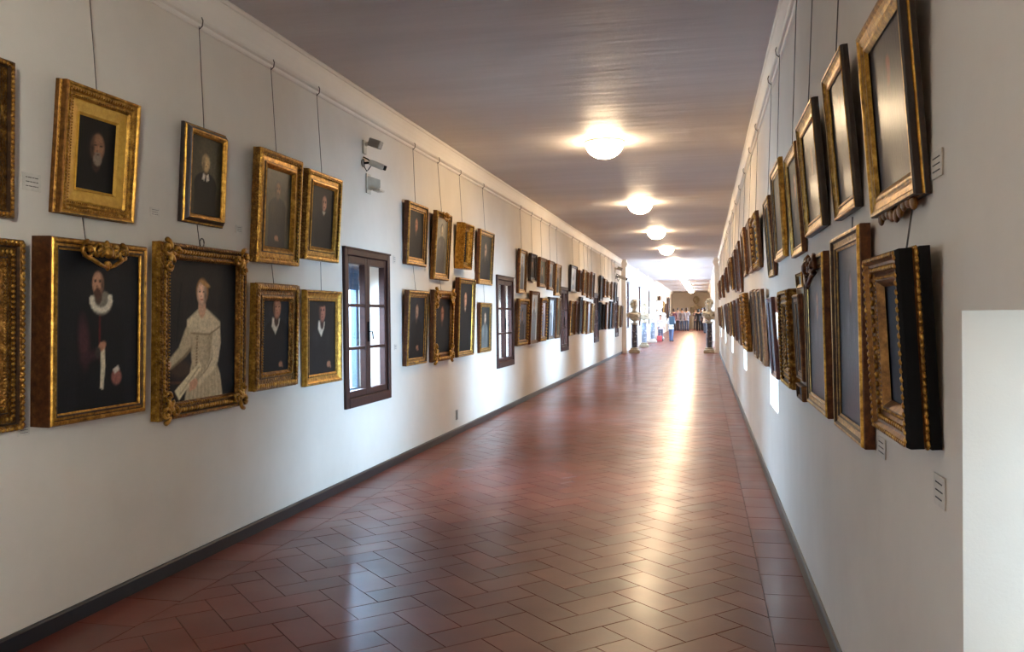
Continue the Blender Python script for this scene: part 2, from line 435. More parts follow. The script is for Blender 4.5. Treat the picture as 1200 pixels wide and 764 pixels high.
# ------------------------------------------------------------------ daylight
W = bpy.data.worlds.new('overcast_sky'); SC.world = W; W.use_nodes = True
nt = W.node_tree; bg = nt.nodes['Background']
tc = nt.nodes.new('ShaderNodeTexCoord'); sp = nt.nodes.new('ShaderNodeSeparateXYZ'); nt.links.new(tc.outputs['Generated'], sp.inputs[0])
rp = nt.nodes.new('ShaderNodeValToRGB'); e = rp.color_ramp.elements
e[0].position = .44; e[0].color = (.52,.58,.66,1); e[1].position = .56; e[1].color = (.66,.80,1.0,1)
mr = nt.nodes.new('ShaderNodeMapRange'); mr.inputs['From Min'].default_value = -1; nt.links.new(sp.outputs['Z'], mr.inputs['Value'])
nt.links.new(mr.outputs[0], rp.inputs[0]); nt.links.new(rp.outputs['Color'], bg.inputs['Color'])
bg.inputs['Strength'].default_value = SKY; W.cycles.sampling_method = 'NONE'
def daylight(name, x, y, z, wy, hz, sd, power, spread=None):
    """sky light arriving at a window from outside (area lamp just outside the glass)"""
    L = bpy.data.lights.new(name, 'AREA'); L.shape = 'RECTANGLE'; L.size = wy; L.size_y = hz; L.energy = power; L.color = (.47,.70,1.0)
    o = bpy.data.objects.new(name, L); COL.objects.link(o); o.location = (x, y, z)
    # -Z of the lamp points into the corridor and slightly down
    o.rotation_euler = (Vector((-sd, 0, -.12)).to_track_quat('-Z', 'Y')).to_euler()
    if spread: L.spread = spread
    return o
for a, b in RWIN:
    daylight('recess_daylight', XR+1.15, (a+b)/2, 1.06, .8, .9, 1, RDAY*(.07 if 0 < a < 2 else 1.5 if a < 7 else 1), 2.0 if a < 7 else 1.35)
for a, b in LWIN:
    daylight('window_daylight', XL-1.0, (a+b)/2+.75, 1.75, 2.6, 1.6, -1, LDAY*(.05 if a < 5 else 1.5 if a < 7 else 1))
tw = daylight('near_wall_fill', XR+.80, -1.95, 1.75, 1.2, 1.3, 1, NEAR_FILL, 1.5); tw.data.color = (1.0,.95,.88)  # added fill lamp, brightens the near left wall from behind the viewpoint
tw.rotation_euler = (Vector((-2.66, 3.4, 1.9))-tw.location).to_track_quat('-Z', 'Y').to_euler()
for a, b in BAYS:
    daylight('bay_daylight', XL-1.0, (a+b)/2, 1.8, 4.2, 1.8, -1, BDAY); daylight('bay_daylight', XR+1.0, (a+b)/2, 1.8, 4.2, 1.8, 1, BDAY)

for a, b in GAL: daylight('gallery_daylight', XR+.8, (a+b)/2, 1.7, 2.4, 1.5, 1, GDAY)
# ------------------------------------------------------------------ ceiling lamps
def lamp():
    r = empty('ceiling_lamp', (0,0,0))
    p = MB(); p.lathe([(.150,0),(.205,0),(.207,-.010),(.200,-.020),(.150,-.020)][::-1], 36); p.build('mounting_ring', M['metalwhite'], r, smooth=True, angle=.6)
    d = MB(); R = .198; d.lathe([(R*math.cos(t)+.0001, -.016-.165*math.sin(t)) for t in [PI/2*i/12 for i in range(13)]], 40)
    d.build('opal_glass_dome', M['lamp'], r, smooth=True, angle=.9)
    return r
LAMPS = [(-1.0,-1.2),(-1.0,-5.6)][:0] + [(-1.0, 9.08), (-1.0, 14.25), (-1.0, 19.2), (-1.0, 24.4), (-1.0, 29.6), (-1.0, 34.8), (-1.0, 40.0), (-1.0, 45.2)] + [(-1.0, 49.8+3.1*i) for i in range(8)]
L0 = lamp(); ORD = ['nearest','second','third','fourth','fifth','sixth','seventh','eighth','ninth','tenth','eleventh','twelfth','thirteenth','fourteenth','fifteenth','farthest']
for i, (x, y) in enumerate(LAMPS):
    o = L0 if i == 0 else L0.copy()
    if i:
        COL.objects.link(o)
        for ch in list(L0.children):
            c = ch.copy(); COL.objects.link(c); c.parent = o
    o.location = (x, y, ZC)
    w = 'glowing white glass dome lamp on the corridor ceiling, %s in the line of lamps' % ORD[i]
    tag(o, w, 'lamp', 'dome lamps along the ceiling')
for y in (-6.2,):
    o = L0.copy(); COL.objects.link(o); o.location = (-1.0, y, ZC)
    for ch in list(L0.children):
        c = ch.copy(); COL.objects.link(c); c.parent = o
    tag(o, 'glowing dome lamp on the ceiling behind the viewpoint', 'lamp')
PL = {
'pa0':(2.4,0.48,1.694,0.604,0.027,0.06),'pa1':(3.12,0.48,1.749,0.554,0.086,0.06),'pa2':(4.03,0.4,1.805,0.518,0.057,0.05),'pa3':(4.75,0.55,1.638,0.686,0.057,0.06),'pa4':(5.41,0.55,1.696,0.608,0.067,0.05),'pb0':(2.37,0.54,0.873,0.741,0.023,0.06),'pb1':(3.0,0.61,0.87,0.77,0.03,0.1),'pb2':(3.78,0.81,0.796,0.886,0.026,0.06),'pb3':(4.72,0.56,0.862,0.648,0.034,0.05),'pb4':(5.42,0.59,0.83,0.658,0.015,0.04),'qa0':(7.47,0.56,1.774,0.577,0.047,0.05),'qa1':(8.26,0.52,1.668,0.687,0.068,0.05),'qa2':(9.13,0.38,1.819,0.505,0.074,0.1),'qa3':(10.01,0.69,1.679,0.659,0.057,0.05),'qb0':(7.43,0.57,0.85,0.691,0.049,0.05),'qb1':(8.21,0.69,0.843,0.719,0.03,0.05),'qb2':(9.06,0.66,0.849,0.87,0.039,0.06),'qb3':(10.09,0.55,0.85,0.608,0.029,0.04),'ra0':(12.32,0.5,1.623,0.645,0.05,0.05),'ra1':(13.18,0.47,1.831,0.431,0.05,0.05),'ra2':(13.93,0.61,1.76,0.491,0.05,0.05),'ra3':(14.8,0.5,1.733,0.515,0.05,0.05),'ra4':(15.49,0.56,1.646,0.583,0.05,0.05),'rb0':(12.19,0.72,0.857,0.688,0.05,0.05),'rb1':(13.1,0.66,0.849,0.828,0.05,0.05),'rb2':(13.95,0.55,0.862,0.722,0.05,0.05),'rb3':(14.71,0.61,0.876,0.736,0.05,0.05),'rb4':(15.51,0.43,0.871,0.74,0.05,0.05),'sa0':(17.32,0.87,1.764,0.546,0.05,0.05),'sa1':(18.56,0.4,1.791,0.468,0.05,0.05),'sa2':(19.2,0.51,1.725,0.581,0.05,0.05),'sa3':(19.96,0.38,1.688,0.587,0.05,0.05),'sa4':(20.58,0.52,1.664,0.647,0.05,0.05),'sb0':(17.18,0.49,0.875,0.706,0.05,0.05),'sb1':(17.87,0.38,0.885,0.697,0.05,0.05),'sb2':(18.48,0.37,0.878,0.807,0.05,0.05),'sb3':(19.11,0.38,0.873,0.743,0.05,0.05),'sb4':(19.76,0.55,0.85,0.751,0.05,0.05),'sb5':(20.57,0.46,0.86,0.707,0.05,0.05),'ta0':(22.37,0.61,1.643,0.664,0.05,0.05),'ta1':(23.41,0.54,1.754,0.508,0.05,0.05),'ta2':(24.33,0.58,1.77,0.443,0.05,0.05),'ta3':(25.26,0.56,1.725,0.52,0.05,0.05),'ta4':(26.12,0.59,1.643,0.619,0.05,0.05),'tb0':(22.17,0.46,0.897,0.715,0.05,0.05),'tb1':(22.93,0.45,0.895,0.677,0.05,0.05),'tb2':(23.7,0.59,0.886,0.741,0.05,0.05),'tb3':(24.61,0.66,0.877,0.793,0.05,0.05),'tb4':(25.65,0.4,0.873,0.756,0.05,0.05),'tb5':(27.08,0.56,0.869,0.718,0.05,0.05),'tb6':(28.09,0.45,0.876,0.699,0.05,0.05),'ua0':(2.01,0.5,1.551,0.491,0.074,0.035),'ua1':(2.82,0.42,1.62,0.5,0.085,0.026),'ua2':(3.54,0.58,1.635,0.499,0.08,0.03),'ua3':(4.29,0.53,1.586,0.524,0.068,0.025),'ua4':(5.23,0.64,1.625,0.573,0.049,0.03),'ua5':(5.98,0.45,1.546,0.533,0.072,0.03),'ua6':(7.4,0.69,1.673,0.468,0.071,0.035),'ua7':(8.5,0.66,1.698,0.498,0.071,0.03),'ua8':(9.75,0.68,1.716,0.516,0.07,0.03),'ua9':(11.0,0.78,1.557,0.628,0.068,0.03),'ua10':(12.5,0.8,1.605,0.581,0.071,0.03),'ua11':(15.3,0.85,1.773,0.469,0.069,0.03),'ua12':(18.9,0.85,1.804,0.366,0.07,0.03),'ua13':(22.8,0.85,1.803,0.422,0.07,0.03),'ub0':(1.93,0.38,1.014,0.422,0.053,0.068),'ub1':(2.65,0.55,0.904,0.65,0.016,0.038),'ub2':(3.46,0.63,0.896,0.636,0.022,0.03),'ub3':(4.31,0.27,0.97,0.418,0.052,0.025),'ub4':(4.62,0.52,0.906,0.516,0.035,0.05),'ub5':(5.82,0.47,0.868,0.535,0.062,0.025),'ub6':(6.8,0.36,0.894,0.587,0.059,0.035),'ub7':(7.35,0.32,0.899,0.595,0.061,0.03),'ub8':(7.87,0.45,0.896,0.61,0.062,0.03),'ub9':(9.1,0.95,0.906,0.601,0.068,0.045),'ub10':(11.4,0.7,0.887,0.602,0.068,0.03),'ub11':(12.9,0.7,0.898,0.59,0.068,0.03),'ub12':(15.92,0.8,0.885,0.599,0.068,0.03),'ub13':(17.9,0.9,0.901,0.581,0.069,0.03),'ub14':(21.9,0.9,0.906,0.574,0.069,0.03),'uc0':(4.31,0.26,1.42,0.075,0.07,0.025),'uc1':(4.31,0.26,0.875,0.075,0.07,0.025),}
# ================================================================== PAINTED CANVASES (colour attribute on a fine grid)
def lin(c): return np.array(srgb(*c)[:3])
class Paint:
    def __init__(s, w, h, nx, nz, bg, seed):
        s.w, s.h, s.nx, s.nz = w, h, nx, nz; rng = np.random.RandomState(seed)
        s.X, s.Z = np.meshgrid(np.linspace(-.5, .5, nx), np.linspace(0, h/w, nz))   # unit = canvas width
        s.img = np.zeros((nz, nx, 3)) + lin(bg)
        n = np.zeros((nz, nx))
        for k, a in ((3, .5), (7, .3), (15, .2)):
            g = rng.rand(k+1, k+1); xi = np.linspace(0, k-1e-6, nx); zi = np.linspace(0, k-1e-6, nz)
            x0 = xi.astype(int); z0 = zi.astype(int); fx = xi-x0; fz = (zi-z0)[:, None]
            n += a*((g[z0][:, x0]*(1-fx)+g[z0][:, x0+1]*fx)*(1-fz) + (g[z0+1][:, x0]*(1-fx)+g[z0+1][:, x0+1]*fx)*fz)
        s.n = n; s.img *= (.6+.8*n)[..., None]
    def mix(s, m, c, tex=.35):
        m = np.clip(m, 0, 1)[..., None]; c = lin(c)*(1-tex/2+tex*s.n)[..., None]; s.img = s.img*(1-m)+c*m
    def ell(s, cx, cz, rx, rz, c, soft=.15, a=0., op=1., tex=.35):
        dx, dz = s.X-cx, s.Z-cz; ca, sa = math.cos(a), math.sin(a)
        u, v = (dx*ca+dz*sa)/rx, (-dx*sa+dz*ca)/rz
        s.mix(op*(1-np.sqrt(u*u+v*v))/soft+.5*op, c, tex) if soft > 0 else s.mix((u*u+v*v < 1)*op, c, tex)
    def poly(s, pts, c, soft=.012, op=1., tex=.35):
        """any simple polygon, soft edged"""
        ins = np.zeros(s.X.shape, bool); d = np.full(s.X.shape, 9.)
        for i in range(len(pts)):
            (x1, z1), (x2, z2) = pts[i], pts[(i+1) % len(pts)]
            if z1 != z2:
                cr = ((z1 > s.Z) != (z2 > s.Z)) & (s.X < (x2-x1)*(s.Z-z1)/(z2-z1)+x1); ins ^= cr
            L = (x2-x1)**2+(z2-z1)**2 + 1e-12; t = np.clip(((s.X-x1)*(x2-x1)+(s.Z-z1)*(z2-z1))/L, 0, 1)
            d = np.minimum(d, np.hypot(s.X-x1-t*(x2-x1), s.Z-z1-t*(z2-z1)))
        sd = np.where(ins, d, -d); s.mix(op*(sd/soft+.5), c, tex)
    def head(s, cx, cz, R, skin, turn=.3, hair=(40,28,20), beard=None, bald=False, op=1., neck=None):
        dk = tuple(c*.5 for c in skin); md = tuple(c*.78 for c in skin)
        if not bald: s.ell(cx-.06*R*turn, cz+.22*R, .86*R, 1.02*R, hair, .25, op=op)
        else: s.ell(cx, cz+.05*R, .82*R, 1.0*R, hair, .3, op=.6*op)
        s.ell(cx, cz-1.05*R, .42*R, .6*R, neck or dk, .3, op=op)
        s.ell(cx+.08*R*turn, cz, .70*R, .96*R, md, .18, op=op)
        s.ell(cx+.22*R*turn, cz+.08*R, .54*R, .80*R, skin, .5, op=op)
        s.ell(cx-.45*R*(1 if turn > 0 else -1), cz-.1*R, .25*R, .7*R, dk, .8, op=.6*op)
        fx = cx+.18*R*turn
        for e in (-1, 1):
            s.ell(fx+e*.27*R, cz+.16*R, .13*R, .065*R, tuple(c*.35 for c in skin), .5, op=.9*op)
            s.ell(fx+e*.27*R, cz+.30*R, .17*R, .04*R, tuple(c*.4 for c in skin), .6, op=.7*op)
        s.ell(fx+.07*R*turn, cz-.05*R, .05*R, .22*R, tuple(min(255, c*1.12) for c in skin), .7, op=.8*op)
        s.ell(fx-.07*R, cz-.22*R, .12*R, .05*R, dk, .6, op=.7*op)
        s.ell(fx, cz-.45*R, .2*R, .055*R, (skin[0]*.72, skin[1]*.42, skin[2]*.38), .5, op=.8*op)
        if beard:
            s.ell(fx, cz-.78*R, .42*R, .42*R, beard, .35, op=op); s.ell(fx, cz-.36*R, .3*R, .06*R, beard, .6, op=op)
            s.ell(fx, cz-.47*R, .13*R, .045*R, (skin[0]*.62, skin[1]*.36, skin[2]*.32), .5, op=.8*op)
def portrait(w, h, q):
    """half-length sitter; q: dict of choices"""
    n = q.get('n', 40); P = Paint(w, h, n, max(4, int(n*h/w)), q.get('bg', (38,32,28)), q.get('seed', 1))
    H = h/w; R = q.get('R', .15); cx = q.get('cx', 0.); cz = q.get('cz', H-.28-R*.2); cl = q.get('cloth', (26,22,22))
    if q.get('glow'): P.ell(cx, cz, .45, .5, q['glow'], 1.0, op=.6)
    P.ell(cx, cz-2.5*R, 2.35*R, 1.55*R, cl, .12); P.poly([(cx-2.3*R,-.1),(cx+2.3*R,-.1),(cx+2.2*R,cz-2.4*R),(cx-2.2*R,cz-2.4*R)], cl, .05)
    lt = tuple(min(255, c*1.5+6) for c in cl)
    P.ell(cx-1.2*R, cz-2.4*R, .7*R, .9*R, lt, .9, op=.3); P.ell(cx+1.3*R, cz-2.7*R, .5*R, 1.2*R, lt, .9, op=.2)
    if q.get('collar') == 'white':
        P.poly([(cx-.75*R,cz-.85*R),(cx+.6*R,cz-.95*R),(cx+.45*R,cz-1.5*R),(cx-.15*R,cz-2.3*R),(cx-.85*R,cz-1.6*R)], (196,186,166), .03)
    P.head(cx, cz, R, q.get('skin', (168,122,92)), q.get('turn', .6), q.get('hair', (38,26,20)), q.get('beard'), q.get('bald', False))
    c = q.get('collar')
    if c == 'band':
        P.poly([(cx-.5*R,cz-1.05*R),(cx-.1*R,cz-1.3*R),(cx-.25*R,cz-1.95*R),(cx-.75*R,cz-1.8*R)], (206,198,180), .02)
        P.poly([(cx+.6*R,cz-1.05*R),(cx+.12*R,cz-1.3*R),(cx+.15*R,cz-2.0*R),(cx+.75*R,cz-1.85*R)], (206,198,180), .02)
    if c == 'thin': P.poly([(cx-.5*R,cz-1.0*R),(cx+.5*R,cz-1.05*R),(cx+.1*R,cz-1.5*R)], (170,158,138), .03, op=.8)
    if q.get('hat'): P.ell(cx, cz+.85*R, 1.25*R, .35*R, (26,20,18), .2); P.ell(cx, cz+1.15*R, .8*R, .5*R, (24,18,16), .2)
    if q.get('hand'):
        hx, hz = q['hand']; P.ell(hx, hz, .07, .05, (150,104,78), .4); P.ell(hx+.05, hz-.03, .05, .02, (140,96,72), .5, a=-.5)
    return P
def ruff_man(w, h, q):
    P = Paint(w, h, 84, 108, (30,32,36), 5); H = h/w; cz = H*.80; cx = -.02; R = .105
    P.ell(cx+.02, cz-.40, .30, .30, (22,22,26), .15); P.poly([(-.28,-.1),(.34,-.1),(.30,cz-.42),(-.26,cz-.42)], (20,20,24), .05)
    P.ell(-.19, cz-.48, .07, .22, (84,46,50), .6, a=.1, op=.75); P.ell(-.08, cz-.60, .16, .05, (70,40,44), .7, a=.25, op=.6)
    P.ell(.0, cz-.42, .012, .22, (110,28,24), .6, op=.7)
    P.ell(cx+.04, cz-.16, .135, .105, (120,112,96), .15)
    P.head(cx, cz, R, (184,134,104), -.6, (30,22,18), (96,62,44))
    for i in range(11):
        t = math.radians(175+i*20); P.ell(cx+.035+.115*math.cos(t), cz-.135+.085*math.sin(t), .030, .026, (206,196,172), .5)
    P.poly([(.01,cz-.50),(.06,cz-.50),(.075,cz-.70),(.05,cz-.90),(.01,cz-.88),(.02,cz-.7)], (200,188,158), .012)
    P.ell(.03, cz-.53, .055, .035, (170,120,92), .4, a=.6); P.ell(-.02, cz-.58, .035, .05, (70,62,56), .5)
    P.ell(.22, cz-.80, .065, .07, (142,88,74), .4, a=.5); P.poly([(.17,cz-.735),(.24,cz-.70),(.26,cz-.74),(.20,cz-.77)], (196,186,170), .012)
    return P
def lady(w, h, q):
    P = Paint(w, h, 104, 124, (50,42,36), 9); H = h/w
    P.poly([(.22,.0),(.52,.0),(.52,H),(.30,H),(.24,H*.7)], (30,24,22), .04, op=.7)
    P.poly([(-.37,H*.42),(-.35,H*.42),(-.29,H*.84),(-.31,H*.84)], (26,20,18), .01)
    P.poly([(-.5,.0),(-.12,.0),(-.14,H*.20),(-.5,H*.22)], (40,26,22), .02); P.poly([(-.5,H*.135),(-.2,H*.12),(-.2,H*.135),(-.5,H*.155)], (92,56,38), .01)
    dr = (190,172,138); dk = (140,120,90); hi = (210,194,160)
    P.ell(-.30, H*.23, .15, .07, (84,60,42), .6)
    P.poly([(-.19,H*.56),(.24,H*.56),(.22,H*.40),(.20,H*.27),(.27,H*.16),(.32,-.05),(-.26,-.05),(-.20,H*.14),(-.15,H*.27),(-.17,H*.40)], dr, .02)
    for i in range(9):
        x = -.20+.058*i; P.poly([(x,-.05),(x+.012,-.05),(x*.75+.022,H*.24),(x*.75+.012,H*.24)], dk, .01, op=.45)
    P.ell(.13, H*.38, .10, .22, dk, .9, op=.35)
    P.poly([(-.20,H*.56),(-.12,H*.50),(-.15,H*.39),(-.24,H*.33),(-.44,H*.24),(-.49,H*.28),(-.33,H*.38),(-.25,H*.50)], dr, .02)
    P.poly([(-.15,H*.39),(-.24,H*.33),(-.44,H*.24),(-.43,H*.23),(-.23,H*.31),(-.14,H*.37)], dk, .015, op=.7)
    P.poly([(.16,H*.57),(.26,H*.55),(.275,H*.40),(.235,H*.26),(.16,H*.19),(-.05,H*.09),(-.09,H*.13),(.06,H*.22),(.12,H*.29),(.14,H*.42)], hi, .02)
    P.poly([(.14,H*.50),(.15,H*.50),(.135,H*.29),(.07,H*.22),(-.08,H*.135),(-.085,H*.125),(.08,H*.21),(.145,H*.28)], dk, .012, op=.8)
    P.poly([(-.22,H*.575),(-.06,H*.655),(.06,H*.655),(.26,H*.56),(.26,H*.53),(.10,H*.475),(-.17,H*.49),(-.22,H*.54)], hi, .02)
    P.poly([(-.17,H*.487),(.10,H*.472),(.26,H*.528),(.265,H*.518),(.10,H*.458),(-.17,H*.475)], dk, .008, op=.9)
    for i in range(12): P.ell(-.075-.001*i, H*(.455-.021*i), .014, .008, (132,110,78), .4)
    P.ell(-.01, H*.665, .055, .085, (200,154,122), .3)
    P.head(-.01, H*.765, .103, (230,186,154), -.35, (150,104,60), neck=(204,160,130)); P.ell(.03, H*.84, .075, .02, (176,128,74), .5, a=-.3)
    P.ell(-.47, H*.255, .05, .03, (206,160,128), .4, a=.6)
    P.poly([(-.38,H*.08),(-.32,H*.01),(-.005,H*.225),(-.035,H*.27)], (222,208,170), .01); P.poly([(-.31,H*.06),(-.30,H*.045),(-.04,H*.225),(-.05,H*.24)], (176,158,122), .008, op=.6)
    P.ell(-.12, H*.11, .06, .04, (206,156,124), .35, a=.5); P.ell(-.16, H*.085, .035, .015, (206,156,124), .5, a=.9); P.ell(-.15, H*.125, .035, .012, (210,160,128), .5, a=.3)
    return P
def canvas(P, w, h, x0, z0, y, parent, mat):
    nx, nz = P.nx, P.nz; v = []; f = []
    for j in range(nz):
        for i in range(nx): v.append((x0+w*i/(nx-1), y, z0+h*j/(nz-1)))
    for j in range(nz-1):
        for i in range(nx-1): a = j*nx+i; f.append((a, a+1, a+nx+1, a+nx))
    me = bpy.data.meshes.new('canvas'); me.from_pydata(v, [], f); me.materials.append(mat)
    at = me.attributes.new('paint', 'FLOAT_COLOR', 'POINT')
    lum = P.img.mean(axis=2, keepdims=True); P.img = P.img*np.clip(.30+lum*7, .30, 1.15)
    c = np.ones((nz*nx, 4), np.float32); c[:, :3] = np.clip(P.img.reshape(-1, 3), 0, 1); at.data.foreach_set('color', c.ravel())
    o = bpy.data.objects.new('canvas', me); COL.objects.link(o); o.parent = parent; return o

# ================================================================== FRAMES
# local space of a picture: x along the wall, z up, the face looks towards -y, origin at the middle of the bottom back edge
PROF = {   # (inset / face width, height / depth, material slot)
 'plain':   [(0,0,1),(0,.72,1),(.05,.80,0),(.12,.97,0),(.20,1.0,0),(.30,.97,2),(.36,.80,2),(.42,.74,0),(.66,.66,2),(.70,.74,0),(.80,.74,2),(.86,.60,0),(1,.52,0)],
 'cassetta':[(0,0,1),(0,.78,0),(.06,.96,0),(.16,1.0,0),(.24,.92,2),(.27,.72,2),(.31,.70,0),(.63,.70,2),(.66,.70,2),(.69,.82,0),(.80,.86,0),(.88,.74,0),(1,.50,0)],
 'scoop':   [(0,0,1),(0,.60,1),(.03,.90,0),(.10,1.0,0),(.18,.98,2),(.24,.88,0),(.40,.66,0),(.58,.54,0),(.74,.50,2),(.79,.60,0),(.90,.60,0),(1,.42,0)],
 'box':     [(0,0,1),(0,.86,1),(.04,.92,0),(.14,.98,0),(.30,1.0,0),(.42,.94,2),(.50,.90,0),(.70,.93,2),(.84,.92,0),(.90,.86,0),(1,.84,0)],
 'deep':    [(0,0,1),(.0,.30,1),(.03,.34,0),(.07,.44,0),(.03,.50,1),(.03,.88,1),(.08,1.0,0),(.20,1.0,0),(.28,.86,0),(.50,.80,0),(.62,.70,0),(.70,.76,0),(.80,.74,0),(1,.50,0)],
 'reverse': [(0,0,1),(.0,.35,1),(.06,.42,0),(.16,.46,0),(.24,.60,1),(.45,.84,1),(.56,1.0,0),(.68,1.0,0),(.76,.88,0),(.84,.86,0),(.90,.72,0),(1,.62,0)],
}
def moulding(mb, w, h, d, fw, prof, inner_extra=0):
    rings = []
    for u, t, m_ in prof:
        i = u*fw; y = -t*d; n = len(mb.v)
        mb.v += [(-w/2+i, y, i), (w/2-i, y, i), (w/2-i, y, h-i), (-w/2+i, y, h-i)]; rings.append((n, m_))
    for (a, ma), (b, _) in zip(rings, rings[1:]):
        mb.m = ma
        for k in range(4): mb.face(a+k, a+(k+1)%4, b+(k+1)%4, b+k)
    mb.m = 0
def rail_pts(w, h, i, step):
    L = []
    for ax, n0 in (('x', w-2*i), ('z', h-2*i)):
        n = max(2, int(round(n0/step)))
        for k in range(n):
            t = -n0/2+n0*(k+.5)/n
            if ax == 'x': L += [(t, i, 0), (t, h-i, 0)]
            else: L += [(-w/2+i, h/2+t, 1), (w/2-i, h/2+t, 1)]
    return L
def beads(mb, w, h, d, fw, u, t, step, r, slant=0., long=1.0, uv=(6,4)):
    i = u*fw; y = -t*d
    for x, z, vert in rail_pts(w, h, i, step):
        base = (PI/2 if vert else 0)
        mb.ell((x, y, z), (r*long, r*.75, r), Euler((0, -(base+slant), 0)), *uv)
def curl(mb, c, s, sg=1, turns=1.3, r=.008, y=0, a0=0):
    pts = []; rr = []
    for k in range(15):
        t = k/14; a = a0+sg*turns*2*PI*t; q = s*(1-.78*t)
        pts.append((c[0]+q*math.cos(a), y-.010*t-.004, c[1]+q*math.sin(a))); rr.append(r*(1.1-.4*t))
    mb.tube(pts, rr, 6); mb.ell((c[0], y-.016, c[1]), (s*.28, .010, s*.28))
def leaf(mb, c, L, wd, a, y):
    for k in range(3):
        b = a+(k-1)*.55; ll = L*(1-.25*abs(k-1))
        mb.ell((c[0]+math.cos(b)*ll*.45, y, c[1]+math.sin(b)*ll*.45), (ll*.5, .012, wd), Euler((0, -b, 0)), 8, 5)
def corner_scrolls(w, h, y, s, parent):
    for sx in (-1, 1):
        for top in (0, 1):
            mb = MB()
            cx, cz = sx*(w/2-s*.55), (h-s*.55 if top else s*.55); sg = sx*(1 if top else -1)
            curl(mb, (cx+sx*.2*s, cz+(.2*s if top else -.2*s)), s*.5, sg, 1.2, s*.13, y, PI/2 if top else -PI/2)
            curl(mb, (cx-sx*s*.75, cz), s*.36, -sg, 1.1, s*.11, y, 0); curl(mb, (cx, cz-(s*.75 if top else -s*.75)), s*.36, sg, 1.1, s*.11, y, 0)
            leaf(mb, (cx, cz), s*.9, s*.16, math.atan2(-1 if top else 1, -sx), y-.008)
            mb.build('corner_scroll', M['goldbright'], parent, smooth=True)
def crest(mb, w, h, y, s):
    h -= s*.28
    """scrolled leaf cresting over the top rail"""
    for sg in (-1, 1):
        curl(mb, (sg*s*.95, h-s*.10), s*.34, -sg, 1.3, s*.085, y, PI/2)
        curl(mb, (sg*s*.45, h-s*.02), s*.26, sg, 1.2, s*.075, y-.004, -PI/2)
        mb.tube([(sg*s*1.15, y, h-s*.30), (sg*s*.8, y-.012, h-s*.42), (sg*s*.4, y-.016, h-s*.60), (0, y-.018, h-s*.72)], [s*.05, s*.085, s*.075, s*.05], 6)
        leaf(mb, (sg*s*.35, h-s*.30), s*.5, s*.10, PI/2+sg*.4, y-.012)
    mb.ell((0, y-.02, h-s*.12), (s*.22, .02, s*.24)); leaf(mb, (0, h-.05*s), s*.42, s*.11, PI/2, y-.012)
    leaf(mb, (0, h-s*.45), s*.4, s*.09, -PI/2, y-.016)
